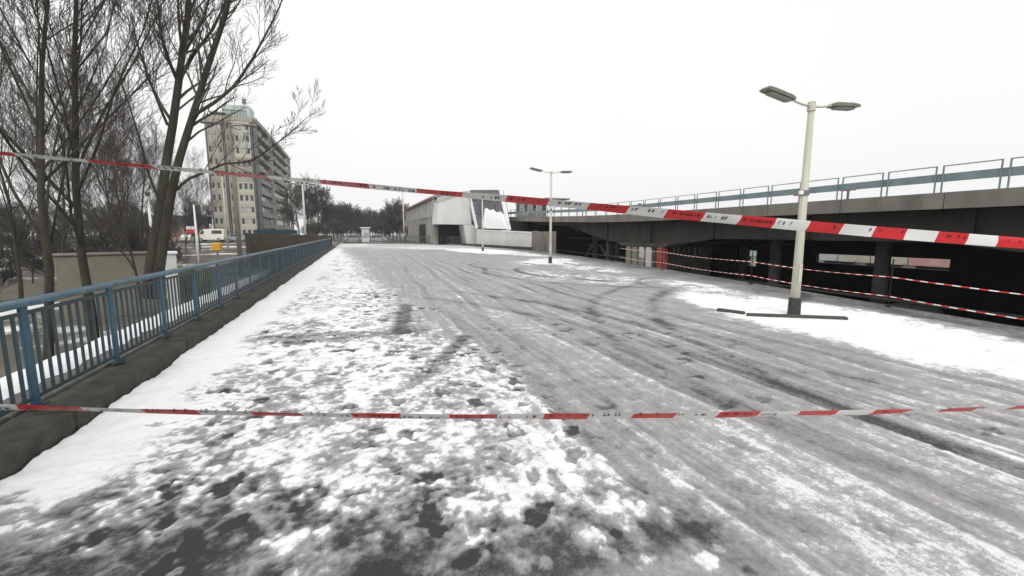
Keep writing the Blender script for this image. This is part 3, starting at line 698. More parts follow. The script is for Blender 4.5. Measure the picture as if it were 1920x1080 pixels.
# ---------------------------------------------------------------- station entrance and hall
def P50(u, v, y=50.0):
    r = ray(u, v); return CAMP + r * (y / r.y)
se = empty('station_entrance', (14, 50, -.2), 'white angular station entrance with sloping glass roof part covered by snow', 'building')
B = Vector((14, 50, -.2))
def SB(mb, name, m, parent=None):
    o = mb.build(name, m, parent or se); o.location = -B if parent is None else (0, 0, 0); return o
def pz(u, v, y=50): w = P50(u, v, y); return (w.x, y, w.z)
def face(pl, y, d, name, m, parent=None):
    pts = [pz(u, v, y) if v < 900 else (pz(u, 440, y)[0], y, -.3) for (u, v) in pl]
    return SB(MB().prism(pts, (0, d, 0)), name, m, parent)
QA, QB = Vector((13.35, 57.0)), Vector((15.95, 38.6)); QD = (QB - QA).normalized(); QN = Vector((-QD.y, QD.x))   # line of the low wall; QN points away from the deck
def pq(u, v, off=0.0):
    """point of pixel (u, v) on the upright plane of the low wall, moved back by off"""
    r = ray(u, v); o2 = QA + QN * off; t = o2.dot(QN) / (r.x * QN.x + r.y * QN.y); w = CAMP + r * t; return (w.x, w.y, w.z)
def qface(pl, off, dep, name, m):
    pts = []
    for (u, v) in pl:
        w = pq(u, v if v < 900 else 440, off); pts.append((w[0], w[1], -.3 if v > 900 else w[2]))
    return SB(MB().prism(pts, (QN.x * dep, QN.y * dep, 0)), name, m)
FY = 55.6
face([(818, 420), (869, 421), (884, 420), (878, 362), (856, 366), (822, 378)], FY, 3.4, 'upper_box', M['whitewall'])
face([(869.3, 421.3), (876, 999), (898, 999), (896, 429), (884.5, 420.3)], FY + .05, 3.3, 'leaning_wall', M['whitewall'])
for (ua, ub) in ((893, 911), (911, 930), (930, 949), (949, 967), (967, 984), (984, 998)):
    va, vb = 431 + 5 * (ua - 893) / 105, 431 + 5 * (ub - 893) / 105
    qface([(ua + .25, va), (ua + .25, 999), (ub - .25, 999), (ub - .25, vb)], 0, .4, 'wall_panel', M['whitewall'])
qface([(893, 432), (893, 999), (998, 999), (998, 437)], .12, .2, 'low_wall', M['concrete_dark'])
qface([(893, 430.2), (893, 431.8), (998, 437), (998, 435.2)], -.06, .55, 'coping', M['whitetrim'])
qface([(997, 433), (997, 999), (1003, 999), (1003, 434)], -.12, .5, 'corner_post', M['concrete'])
a0 = pq(896, 429, .45); a1 = pq(956.5, 431, .45); b0 = pq(880, 356, 1.5); b1 = pq(940, 356, 1.5)
def lerp(p, q, t): return tuple(p[i] * (1 - t) + q[i] * t for i in range(3))
nrm = (Vector(a1) - Vector(a0)).cross(Vector(b0) - Vector(a0)).normalized()
if nrm.dot(CAMP - Vector(a0)) < 0: nrm = -nrm
SB(MB().prism([a0, a1, b1, b0], -nrm * .25), 'roof_slab', M['roof_grey'])
for i in range(4):
    for j in range(3):
        g = .03; c = []
        for (s, t) in ((i / 4 + g, j / 3 + g), ((i + 1) / 4 - g, j / 3 + g), ((i + 1) / 4 - g, (j + 1) / 3 - g), (i / 4 + g, (j + 1) / 3 - g)):
            c.append(Vector(lerp(lerp(a0, a1, s), lerp(b0, b1, s), t)) + nrm * .06)
        SB(MB().prism(c, -nrm * .05), 'roof_pane', M['glass_purple'])
for (pa, pb) in ((a0, b0), (a1, b1)):
    SB(MB().bar(Vector(pa) + nrm * .1, Vector(pb) + nrm * .1, .3, .3, up=nrm), 'roof_edge', M['whitetrim'])
# snow that slid to the lower right part of the glass
rr = random.Random(3); vv = []; ff = []; nS = 26; nT = 7
for i in range(nS + 1):
    s = .24 + .72 * i / nS
    hi = .46 * sst(.2, .42, s) - .1 * sst(.55, .95, s) + .025 * math.sin(s * 31) + rr.uniform(-.022, .022) + .02
    hi = max(.03, min(.72, hi))
    for j in range(nT + 1):
        t = .01 + hi * j / nT; thick = .22 * math.sin(math.pi * min(1, .12 + .85 * j / nT)) + rr.uniform(0, .04)
        if i in (0, nS) or j == nT: thick = .0
        vv.append(Vector(lerp(lerp(a0, a1, s), lerp(b0, b1, s), t)) + nrm * (.075 + thick))
for i in range(nS):
    for j in range(nT): ff.append((i * (nT + 1) + j, (i + 1) * (nT + 1) + j, (i + 1) * (nT + 1) + j + 1, i * (nT + 1) + j + 1))
o = SB(MB().add(vv, ff), 'roof_snow', M['snow'])
for pgn in o.data.polygons: pgn.use_smooth = True
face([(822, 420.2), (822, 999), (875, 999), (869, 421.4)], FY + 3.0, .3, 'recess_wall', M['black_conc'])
face([(818, 378), (822, 379), (856, 367), (878, 363), (878, 358), (850, 361), (820, 371)], FY - .1, .35, 'roof_band', M['panel2'])

hall = empty('station_hall', (10.3, 75, -.2), 'long station hall with vertical panels and sloping grey roof behind the white entrance', 'building')
HB = Vector((10.3, 75, -.2))
def HBb(mb, name, m): o = mb.build(name, m, hall); o.location = -HB; return o
hx = 10.2; y0, y1 = 59.5, 94.0; ht = 6.2
HBb(MB().box((hx + 5, (y0 + y1) / 2, 3.0), (9.6, y1 - y0, 6.2)), 'core', M['panel'])
n = 16
for i in range(n):
    yA = y0 + (y1 - y0) * i / n; yB = y0 + (y1 - y0) * (i + 1) / n; yc = (yA + yB) / 2
    HBb(MB().box((hx + .05, yc, 5.05), (.3, yB - yA - .18, 2.3), bev=.03), 'upper_panel', M['panel2'])
    if i not in (3, 4, 5): HBb(MB().box((hx + .1, yc, 2.55), (.2, yB - yA - .25, 2.5)), 'lower_panel', M['beige'] if i % 2 else M['panel'])
    HBb(MB().box((hx - .02, yA, 3.2), (.34, .14, 6.1)), 'mullion', M['bandgrey'])
HBb(MB().box((hx, y0 + (y1 - y0) * 4.5 / n, 1.4), (.6, (y1 - y0) * 3 / n - .3, 3.1)), 'dark_doorway', M['black_conc'])
HBb(MB().box((hx - .25, (y0 + y1) / 2, 6.3), (.5, y1 - y0 + .6, .22)), 'gutter', M['fasciared'])
ya, yb = y0 - .3, y1 + .3
HBb(MB().add([(hx - .5, ya, 6.42), (hx + 9.8, ya, 6.42), (hx + 9.8, yb, 6.42), (hx - .5, yb, 6.42), (hx + 2.6, ya + 7, 7.9), (hx + 7, ya + 7, 7.9), (hx + 7, yb, 7.9), (hx + 2.6, yb, 7.9)],
    [(3, 2, 1, 0), (4, 5, 6, 7), (0, 1, 5, 4), (1, 2, 6, 5), (2, 3, 7, 6), (3, 0, 4, 7)]), 'roof', M['roof_grey'])
for i in range(3, 12): HBb(MB().bar((hx - .45, y0 + i * 2.9, 6.46), (hx + 2.6, y0 + i * 2.9, 7.92), .08, .1), 'roof_seam', M['steel'])
HBb(MB().box((hx + 4.9, y0 - .12, 4.7), (8.8, .16, 2.9)), 'end_panel', M['panel2'])

# ---------------------------------------------------------------- apartment block
ap = empty('apartment_block', (-27.2, 150, -.2), 'tall grey beige slab apartment block with banded side and pale green rooftop plant', 'building')
AB = Vector((-27.2, 150, -.2))
def A_(mb, name, m, parent=None):
    o = mb.build(name, m, parent or ap)
    o.location = -AB if parent is None else (0, 0, 0); return o
ax0, ax1, ay0, ay1, AH, NF = -32.2, -22.4, 123.0, 178.0, 29.4, 10
FH = (AH - 1.2) / NF
body = A_(MB().box(((ax0 + ax1) / 2 - .1, (ay0 + ay1) / 2 + .1, AH / 2 - .1), (ax1 - ax0 - .3, ay1 - ay0 - .3, AH - .2)), 'wall', M['darkband'])
# gable (towards the camera): two panelled bays, dark slots between
for (bx0, bx1, m_) in ((-32.15, -28.95, M['beige']), (-28.3, -26.6, M['beige']), (-26.55, -23.1, M['cream'])):
    for f in range(NF):
        z0 = f * FH + .05; gm = m_ if rnd.random() < .8 else M['beige']
        w = bx1 - bx0
        A_(MB().box(((bx0 + bx1) / 2, ay0 + .02, z0 + .45), (w, .3, .86)), 'parapet_panel', gm)
        A_(MB().box(((bx0 + bx1) / 2, ay0 + .02, z0 + FH - .24), (w, .3, .42)), 'lintel_panel', gm)
        nw = 3 if w > 3 else 1; ww = w / nw
        for k in range(nw + 1):
            xx = min(max(bx0 + k * ww, bx0 + .14), bx1 - .14); A_(MB().box((xx, ay0 + .03, z0 + 1.64), (.28, .28, 1.5)), 'window_pier', gm)
        for k in range(nw):
            xc = bx0 + (k + .5) * ww
            wn = A_(MB().box((xc, ay0 + .12, z0 + 1.64), (ww - .2, .06, 1.5)), 'window', M['panel2'] if rnd.random() < .6 else M['cream'])
            mb = MB()
            A_(MB().box((xc, ay0 + .08, z0 + 1.64), (ww - .62, .06, 1.24)), 'pane', M['glass'] if rnd.random() < .65 else M['panel2'], wn)
A_(MB().box(((ax0 + ax1) / 2, ay0 + .15, AH - .55), (ax1 - ax0, .5, 1.1)), 'gable_cornice', M['beige'])
for xx in (-32.2, -28.6, -22.8): A_(MB().box((xx, ay0 - .05, AH / 2 - .4), (.3, .35, AH - 1.4)), 'dark_slot', M['darkband'])
# long side: balcony bands, window strips and two full height cream fins
for f in range(NF):
    z0 = f * FH + .05
    for k in range(5):
        ya = ay0 + .8 + k * (ay1 - ay0 - 1.2) / 5; yb = ya + (ay1 - ay0 - 1.2) / 5
        A_(MB().box((ax1 + .25, (ya + yb) / 2, z0 + .55), (1.0, yb - ya - .3, 1.1)), 'balcony_front', M['bandgrey'])
        for j in range(3):
            yc = ya + (j + .5) * (yb - ya) / 3; A_(MB().box((ax1 - .18, yc, z0 + 1.95), (.1, (yb - ya) / 3 - .6, 1.35)), 'window_strip', M['glass'] if rnd.random() < .75 else M['panel2'])
A_(MB().box((ax1 + .2, (ay0 + ay1) / 2, AH - .5), (1.1, ay1 - ay0, 1.0)), 'side_cornice', M['bandgrey'])
for yy_ in (ay0 + 17.5, ay1 - .2): A_(MB().box((ax1 + .55, yy_, AH / 2 - .3), (1.0, .9, AH - .6)), 'fin', M['cream'])
A_(MB().box((ax1 + .35, ay0 + .2, AH / 2 - .3), (.7, .9, AH - .6)), 'corner_fin', M['darkband'])
pr = A_(MB().box((-26.3, 128.4, AH + 1.75), (6.0, 5, 3.2), bev=.12), 'plant_room', M['greenish'])
A_(MB().box((-30.2, 127, AH + 1.1), (3.2, 5, .25)), 'plant_canopy', M['greenish'])
for sx in (-31.5, -29): A_(MB().box((sx, 125, AH + .5), (.25, .25, 1.1)), 'canopy_post', M['darkband'])
for k in range(9): A_(MB().box((-29.2 + k * .62, 125.8 - .0, AH + 1.0), (.14, .14, 2.0)), 'roof_rail_post', M['steel'])
A_(MB().box((-26.7, 125.8, AH + 2.05), (5.2, .1, .1)), 'roof_rail', M['steel'])
A_(MB().tube([(-25.2, 130, AH + 3.6), (-25.2, 130, AH + 6.0)], .1, 8), 'mast', M['steel'])
A_(MB().box((-25.2, 130, AH + 5.4), (.9, .3, 1.2)), 'mast_box', M['steel'])

# low brick building left of the block
lb = empty('low_building', (-42, 118, -.2), 'low pale brick building with dark flat roof left of the apartment block', 'building')
MB().box((0, 4, 2.0), (16, 8, 4.2)).build('wall', M['pinkbrick'], lb)
MB().box((0, 4, 4.9), (17, 9, 1.7)).build('roof', M['darkroof'], lb)
for k in range(6): MB().box((-6.5 + k * 2.6, -.02, 1.9), (1.5, .12, 1.7)).build('window', M['glass'] if k % 2 else M['fasciared'], lb)

# ---------------------------------------------------------------- brown board wall with blue rail
a, b = atd(465, 438, 38), atd(622, 449, 64); a.z = b.z = 0
d = (b - a); Lw = d.length; an = math.atan2(d.y, d.x)
bwall = empty('board_wall', (a.x, a.y, hz(a.x, a.y)), 'brown vertical board wall of a ramp beyond the blue railing', 'wall', rz=an)
n = int(Lw / .5); zw = hz(a.x, a.y)
for i in range(n): MB().box((i * .5 + .25, rnd.uniform(-.012, .012), (1.58 - zw - .006 * i) / 2 - .2), (.485, .12, 1.58 - zw + .4 + rnd.uniform(-.02, .02) - .006 * i)).build('board', M['brown'], bwall)
MB().box((-.08, .02, (1.62 - zw) / 2 - .2), (.14, .3, 1.62 - zw + .4)).build('end_post', M['foot'], bwall)
a2, b2 = atd(480, 437, 52), atd(556, 437, 60); d2 = b2 - a2
rb = empty('ramp_railing', (a2.x, a2.y, hz(a2.x, a2.y)), 'blue panelled railing above the brown board wall', 'railing', rz=math.atan2(d2.y, d2.x))
Lr = math.hypot(d2.x, d2.y); nb = 12; zr = hz(a2.x, a2.y)
for i in range(nb): MB().box((Lr * (i + .5) / nb, 0, 1.72 - zr), (Lr / nb - .08, .06, .5)).build('panel', M['blue'], rb)
for i in range(nb + 1): MB().box((Lr * i / nb, .08, (1.97 - zr) / 2), (.08, .08, 1.97 - zr)).build('post', M['blue'], rb)
MB().box((Lr + .3, 0, (2.05 - zr) / 2), (.45, .3, 2.05 - zr)).build('end_pillar', M['panel2'], rb)

# ---------------------------------------------------------------- poles, signs and plants on the left
def pole(name, u, vt, dist, r, m, label, head=None, group=None):
    q = atd(u, vt, dist); z = hz(q.x, q.y); t = empty(name, (q.x, q.y, z), label, 'lamp post', group)
    MB().tube([(0, 0, -.1), (0, 0, (q.z - z) * .5), (0, 0, q.z - z)], [r, r * .85, r * .6], 10).build('pole', m, t, smooth=True)
    if head == 'arm':
        for s in (-1, 1):
            MB().tube([(0, 0, q.z - z - .05), (s * .9, 0, q.z - z + .05)], .04, 6).build('arm', m, t)
            MB().box((s * 1.15, 0, q.z - z + .05), (.8, .26, .16), bev=.05).build('lamp_head', M['lamp_head'], t)
    elif head == 'cap': MB().tube([(0, 0, q.z - z), (0, 0, q.z - z + .25), (0, 0, q.z - z + .4)], [.12, .22, .1], 10).build('lamp_head', M['lamp_head'], t)
    return t
M['greypole'] = mat('weathered_pole', (.2, .185, .14), .7, .2, 2)
pole('street_lamp', 430, 234, 33, .15, M['greypole'], 'tall weathered grey lamp post before the apartment gable', 'arm')
pole('street_lamp', 567, 346, 62, .16, M['lamp'], 'slender cream lamp post beside the large bare tree and ramp railing', 'arm')
pole('street_lamp', 277, 368, 48, .13, M['whitetrim'], 'thin white lamp post left of the large tree trunks', 'cap')
pole('street_lamp', 363, 383, 46, .10, M['whitetrim'], 'thin white post in front of the low brick building', 'cap')
pole('street_lamp', 416, 330, 62, .10, M['lamp'], 'thin pale lamp post before the white van', 'cap')
q = atd(407, 466, 44); z = hz(q.x, q.y); t = empty('yellow_box', (q.x, q.y, z), 'small yellow roadside box on a post by the road', 'sign')
MB().box((0, 0, q.z - z + .15), (.7, .4, .66), bev=.06).build('box', M['yellow'], t); MB().box((0, 0, (q.z - z - .25) / 2), (.12, .12, q.z - z - .2)).build('post', M['steel'], t)
q = atd(357, 430, 70); z = hz(q.x, q.y); t = empty('road_sign', (q.x, q.y, z), 'red and white road sign on a thin post near the tree trunks', 'sign')
MB().box((0, 0, q.z - z + .2), (.9, .08, .4)).build('white_board', M['whitetrim'], t); MB().box((0, -.0, q.z - z - .25), (.9, .08, .4)).build('red_board', M['signred'], t); MB().box((0, .1, (q.z - z) / 2), (.12, .1, q.z - z)).build('post', M['steel'], t)
M['verge_wall'] = mat('stained_beige_wall', (.2, .185, .145), .85, .25, 1.5, .3, 20, dirt=(.08, .075, .05), dscale=1.5, damt=.8)
# low pale walls behind the trunks
for (u0, u1, v0, v1, dd, lab) in ((100, 296, 478, 520, 20, 'low beige concrete wall behind the tree trunks'), (306, 330, 474, 520, 18, 'short white wall end right of the tree trunks')):
    p0, p1 = atd(u0, v0, dd), atd(u1, v0, dd); z = hz(p0.x, p0.y); d = p1 - p0; Lw = math.hypot(d.x, d.y)
    t = empty('garden_wall', ((p0.x + p1.x) / 2, (p0.y + p1.y) / 2, z), lab, 'wall', rz=math.atan2(d.y, d.x)); hh = p0.z - z
    MB().box((0, 0, hh / 2 - .2), (Lw, .3, hh + .3), bev=.02).build('wall', M['verge_wall'] if u0 == 100 else M['whitewall'], t)
    MB().box((0, 0, hh + .0), (Lw + .08, .42, .09), bev=.02).build('coping', M['concrete'] if u0 == 100 else M['snow'], t)
# willow-like green tufts
def tuft(u, v, dist, h, n, seed, label):
    rr = random.Random(seed); q = atd(u, v, dist); z = hz(q.x, q.y); mb = MB()
    for i in range(n):
        a = rr.uniform(0, 6.28); r0 = rr.uniform(0, .3); ln = h * rr.uniform(.6, 1); sp = rr.uniform(.1, .4)
        p0 = Vector((math.cos(a) * r0, math.sin(a) * r0, -.05)); p1 = p0 + Vector((math.cos(a) * sp * .5, math.sin(a) * sp * .5, ln * .6)); p2 = p0 + Vector((math.cos(a) * sp * 1.3, math.sin(a) * sp * 1.3, ln))
        mb.tube([p0, p1, p2], [.022, .016, .005], 3, cap=False)
    o = mb.build('shrub', M['grass']); o.location = (q.x, q.y, z); tag(o, label, 'shrub')
tuft(336, 480, 22, 1.7, 130, 1, 'green stemmed upright shrub right of the tree trunks')
tuft(372, 480, 24, 1.4, 80, 2, 'smaller green stemmed shrub by the thin white post')

# ---------------------------------------------------------------- trees
NCH = {}
def grow(rr, p, d, L, r, lvl, out, maxl, up=.25, nch=(5, 8), spread=.75, lenf=.55, wig=.12, seg=5, tail=.25):
    pts = [Vector(p)]; rad = [r]; d = Vector(d).normalized()
    for i in range(seg):
        d = (d + Vector((rr.gauss(0, wig), rr.gauss(0, wig), rr.gauss(0, wig) + up * .2))).normalized()
        pts.append(pts[-1] + d * L / seg); rad.append(r * (1 - (1 - tail) * (i + 1) / seg))
    out.setdefault(lvl, []).append((pts, rad))
    if lvl >= maxl: return
    sub(rr, pts, rad, L, lvl, out, maxl, up, nch, spread, lenf, wig)
def sub(rr, pts, rad, L, lvl, out, maxl, up, nch, spread, lenf, wig, t0=.25):
    n = rr.randint(*nch); k = len(pts) - 1
    for j in range(n):
        t = t0 + (1 - t0) * (j + rr.random() * .8) / n; t = min(.99, t); i = min(k - 1, int(t * k)); f = t * k - i
        p = pts[i].lerp(pts[i + 1], f); dd = (pts[i + 1] - pts[i]).normalized(); r0 = rad[i] * (1 - f) + rad[i + 1] * f
        o = dd.orthogonal().normalized(); o = Matrix.Rotation(rr.uniform(0, 6.283), 3, dd) @ o
        nd = (dd + o * spread * rr.uniform(.6, 1.3) + Vector((0, 0, up * .5))).normalized()
        grow(rr, p, nd, L * lenf * rr.uniform(.6, 1.15) * (1.15 - .5 * t), r0 * rr.uniform(.32, .5), lvl + 1, out, maxl, up, NCH.get(lvl + 1, nch) if NCH else nch, spread, lenf, wig, seg=4 if lvl < 2 else 3)
def tree_meshes(out, far=False, minr=.004, trunk_lv=1, name='tree'):
    tb = MB(); cb = MB()
    for lvl, brs in out.items():
        for pts, rad in brs:
            rad = [max(minr, r) for r in rad]
            n = 10 if lvl == 0 and not far else 7 if lvl == 1 and not far else 6 if lvl == 0 else 4 if lvl <= 2 and not far else 3
            (tb if lvl <= trunk_lv else cb).tube(pts, rad, n, cap=False)
    return tb.mesh('trunk', M['bark'] if not far else M['twig_far'], True), cb.mesh('crown', M['twig'] if not far else M['twig_far'], True)
# the big many-stemmed tree behind the railing, stems laid out by hand
TB = atd(292, 505, 11.3); TZ = hz(TB.x, TB.y)
def stem(pl, d0, d1): return [atd(u, v, d0 + (d1 - d0) * i / (len(pl) - 1)) for i, (u, v) in enumerate(pl)]
def resample(pts, n):
    L = [0]
    for a, b in zip(pts[:-1], pts[1:]): L.append(L[-1] + (b - a).length)
    out = []
    for i in range(n + 1):
        t = L[-1] * i / n; k = max(j for j in range(len(L)) if L[j] <= t + 1e-9); k = min(k, len(pts) - 2)
        out.append(pts[k].lerp(pts[k + 1], (t - L[k]) / max(1e-6, L[k + 1] - L[k])))
    return out
rr = random.Random(21); out = {}; NCH = {1: (8, 10), 2: (6, 8), 3: (5, 6)}
def S_(pl, d0, d1, r0, r1, lvl, nch, L, maxl=4, t0=.2, up=.35, extra=True):
    pts = resample(stem(pl, d0, d1), max(6, len(pl) * 2)); rad = [r0 + (r1 - r0) * (i / (len(pts) - 1)) for i in range(len(pts))]
    out.setdefault(lvl, []).append((pts, rad))
    if extra: sub(rr, pts, rad, L, max(lvl, 1), out, maxl, up, nch, .7, .52, .10, t0)
S_([(276, 560), (281, 506), (298, 410), (312, 304), (324, 234), (335, 154), (342, 98), (352, 40), (356, -60), (362, -160)], 11.3, 11.6, .105, .035, 0, (22, 22), 3.0, t0=.45)
S_([(297, 560), (299, 506), (312, 415), (322, 359), (335, 302), (358, 228), (372, 184), (388, 130), (406, 77), (424, 24), (440, -60), (455, -140)], 11.0, 10.6, .092, .03, 0, (22, 22), 2.8, t0=.4)
S_([(335, 154), (344, 136), (364, 100), (397, 59), (418, 15), (440, -60)], 11.5, 12.2, .04, .012, 1, (14, 14), 2.2)
S_([(332, 150), (314, 107), (302, 65), (296, 10), (292, -60)], 11.5, 11.0, .034, .012, 1, (13, 13), 2.0)
S_([(360, 218), (406, 190), (441, 160), (474, 110), (498, 65), (524, 15), (540, -40)], 10.7, 10.0, .036, .009, 1, (17, 17), 1.9)
S_([(441, 160), (462, 145), (483, 130), (505, 112)], 10.4, 10.8, .016, .006, 2, (9, 9), 1.2)
S_([(314, 234), (300, 201), (278, 145), (258, 86), (246, 30)], 11.5, 12, .028, .01, 1, (14, 14), 1.8)
S_([(331, 357), (348, 338), (384, 323), (420, 307), (464, 304), (490, 291), (526, 263), (557, 237), (583, 214)], 10.9, 10.2, .03, .004, 1, (15, 15), 1.7)
S_([(346, 98), (375, 50), (392, 0), (400, -60)], 11.5, 11, .03, .012, 1, (7, 7), 1.8)
S_([(342, 98), (336, 50), (334, 0), (330, -60)], 11.5, 12, .03, .012, 1, (7, 7), 1.8)
S_([(300, 380), (280, 330), (262, 260), (240, 190), (215, 120)], 11.3, 11.8, .026, .008, 1, (9, 9), 1.7)
for k in out: out[k] = [([p - Vector((TB.x, TB.y, TZ)) for p in pts], rad) for pts, rad in out[k]]
tm, cm = tree_meshes(out, minr=.0028)
t = empty('bare_tree', (TB.x, TB.y, TZ), 'large bare tree with two dark mossy leaning stems just behind the blue railing', 'tree')
link('trunk', tm, t); link('crown', cm, t)
# more bare trees on the left
def make_tree(seed, h, r, maxl, far=False, minr=.005, spread=.6, nch=(7, 9), up=.35, lenf=.5, trunk_frac=1.0, trunk_lv=1):
    rr = random.Random(seed); out = {}
    grow(rr, (0, 0, -.3), (rr.gauss(0, .05), rr.gauss(0, .05), 1), h * trunk_frac, r, 0, out, maxl, up, nch, spread, lenf, .06, seg=8, tail=.12)
    return tree_meshes(out, far, minr, trunk_lv)
NCH = {1: (8, 10), 2: (6, 8), 3: (4, 6)}
nv = [make_tree(100 + i, 1.0 * h, r, 4, False, .003, .65, (20, 24)) for i, (h, r) in enumerate(((10, .085), (8.5, .066), (7.5, .055)))]
def place_tree(name, mesh, x, y, s, rz, label, group=None, dz=0, cat='tree'):
    t = empty(name, (x, y, hz(x, y) + dz), label, cat, group, rz); t.scale = (s, s, s)
    link('trunk', mesh[0], t); link('crown', mesh[1], t); return t
G1 = 'bare trees in the verge beyond the railing'
for i, (u, d, vi_, s, lab) in enumerate(((150, 12.5, 0, 1.1, 'bare tree behind the railing left of the two stemmed tree'), (40, 11, 1, 1.2, 'bare tree behind the near end of the railing'),
        (252, 19, 1, .75, 'slim bare tree behind the beige wall'), (215, 26, 2, 1.0, 'small bare tree behind the beige concrete wall, in thicket'), (270, 33, 0, .85, 'bare tree rising behind the thin white lamp post'), (95, 23, 2, 1.1, 'small bare tree far left behind the beige wall'), (20, 26, 0, .9, 'bare tree at the far left end of the beige wall'))):
    q = atd(u, 440, d); place_tree('bare_tree', nv[vi_], q.x, q.y, s, i * 1.3, lab, G1)
for i, (u, d, s) in enumerate(((240, 44, .9), (322, 50, .75), (345, 58, .95), (372, 62, .9), (262, 64, 1.2), (300, 70, 1.1))):
    q = atd(u, 440, d); place_tree('bare_tree', nv[i % 3], q.x, q.y, s, i * 2.2, 'thin bare tree in the belt between the railing and the low brick building', 'thin trees before the low brick building')
# thicket and far trees
NCH = {1: (13, 15), 2: (9, 11)}
fv = [make_tree(200 + i, h, r, 3, True, .016, .85, (30, 34), .14, .5, trunk_frac=.86, trunk_lv=0) for i, (h, r) in enumerate(((13, .25), (12, .22), (11, .2), (14, .25)))]
GF = 'dark bare trees closing the view'
def far_tree(u, d, vt, i, lab, g=GF):
    q = atd(u, vt, d); h = (13, 12, 11, 14)[i % 4] * 1.0; z = hz(q.x, q.y); return place_tree('bare_tree', fv[i % 4], q.x, q.y, (q.z - z) / h, i * 2.1, lab, g)
for i, (u, d, vt) in enumerate(((572, 105, 342), (590, 112, 352), (556, 118, 350), (604, 125, 365))): far_tree(u, d, vt, i, 'tall bare tree at the corner of the apartment block', 'tall trees by the apartment block')
for i, (u, d, vt) in enumerate(((622, 130, 385), (640, 138, 382), (655, 145, 388), (668, 140, 390), (682, 150, 396), (697, 148, 392), (708, 165, 402), (630, 165, 388), (648, 170, 392), (690, 180, 400), (664, 185, 402), (615, 150, 384), (636, 150, 386), (660, 160, 394), (676, 165, 397), (702, 172, 402), (714, 185, 405), (610, 175, 380))): far_tree(u, d, vt, i, 'dark bare tree in the row behind the far fence')
for i, (u, d, vt) in enumerate(((722, 112, 395), (735, 105, 388), (748, 100, 378), (728, 130, 392), (742, 122, 384), (756, 116, 380), (716, 140, 402))): far_tree(u, d, vt, i, 'dark bare tree crowding the end of the station hall', 'trees beside the station hall')
for i in range(26):
    u = -10 + i * 16; far_tree(u, 75 + (i * 37 % 50) if u < 370 else 190, 372 + (i * 53 % 40), i, 'dark bare tree in the thicket left of the apartment block', 'trees in the left thicket')
# bushes closing the bottom of the far view
NCH = {1: (9, 11), 2: (6, 8)}
bush = [make_tree(300 + i, 3.0, .06, 3, True, .012, .9, (14, 16), .2, .7, trunk_lv=0) for i in range(3)]
for i in range(26):
    u = 575 + i * 7.4; q = atd(u, 440, 92 + (i * 29 % 25)); place_tree('bush', bush[i % 3], q.x, q.y, .8 + (i * 7 % 5) * .08, i, 'low leafless bush at the foot of the far trees', 'low bushes at the foot of the far trees', cat='bush')
for i in range(11):
    u = -20 + i * 34; q = atd(u, 440, 27 + (i * 13 % 18)); place_tree('bush', bush[i % 3], q.x, q.y, .55 + (i * 7 % 5) * .08, i, 'low leafless bush in the verge behind the beige wall', 'low bushes in the left verge', cat='bush')

for i, (x, y) in enumerate(((35.5, 16.5), (36.5, 19), (35, 21.5), (36, 13.5), (35.5, 25), (36, 29.5), (35, 7.5), (37, 9.5))):
    place_tree('bush', bush[i % 3], x, y, .62 + (i * 5 % 4) * .07, i * 1.7, 'low leafless bush between the viaduct and the shop row', 'bushes before the shop row', cat='bush')

# ---------------------------------------------------------------- fence and cabin at the far end
ff_pts = [(-1.8, 69.9), (7.0, 66.4), (10.5, 61.9), (13.0, 55.2)]
o = MB().bar((13.1, 54.8, .12), (15.45, 37.6, .12), .5, .3).build('edge_kerb', M['foot']); tag(o, 'low dark kerb at the foot of the white station wall', 'kerb')
fe = empty('far_fence', (-1.8, 69.9, 0), 'dark steel bar fence closing the far end of the car park', 'fence'); FB = Vector((-1.8, 69.9, 0))
bar_me = MB().box((0, 0, .55), (.05, .05, .8)).mesh('bar', M['darkband']); fpost_me = MB().box((0, 0, .55), (.12, .12, 1.16)).mesh('post', M['darkband'])
for (a, b) in zip(ff_pts[:-1], ff_pts[1:]):
    a = Vector((*a, 0)); b = Vector((*b, 0)); L = (b - a).length; n = max(2, round(L / 2.4))
    for z in (.16, .96, 1.12): o = MB().bar(a + Vector((0, 0, z)), b + Vector((0, 0, z)), .06, .06).build('rail', M['darkband'], fe); o.location = -FB
    for i in range(n + 1): link('post', fpost_me, fe, a.lerp(b, i / n) - FB)
    for i in range(int(L / .32)): link('bar', bar_me, fe, a.lerp(b, (i + .5) / int(L / .32)) - FB)
    o = MB().bar(a + Vector((0, 0, .06)), b + Vector((0, 0, .06)), .3, .14).build('plinth', M['kerb'], fe); o.location = -FB
q = atd(685, 440, 88); t = empty('white_cabin', (q.x, q.y, hz(q.x, q.y)), 'small white cabin standing behind the far fence', 'cabin', rz=.1)
MB().box((0, 0, 1.35), (1.3, 1.3, 2.7), bev=.05).build('wall', M['whitewall'], t); MB().box((0, 0, 2.78), (1.8, 1.8, .16)).build('roof', M['snow'], t); MB().box((0, -.76, 1.5), (.8, .04, .7)).build('window', M['panel2'], t)
for k, (du, n) in enumerate(((-22, 4.6), (20, 4.4))):
    q2 = atd(685 + du, 440, 89); car('parked_car', on(q2.x, q2.y, 0), 3.0 if k else .1, M['cargrey'], ['silver car parked left of the small white cabin behind the fence', 'silver car parked right of the small white cabin behind the fence'][k])

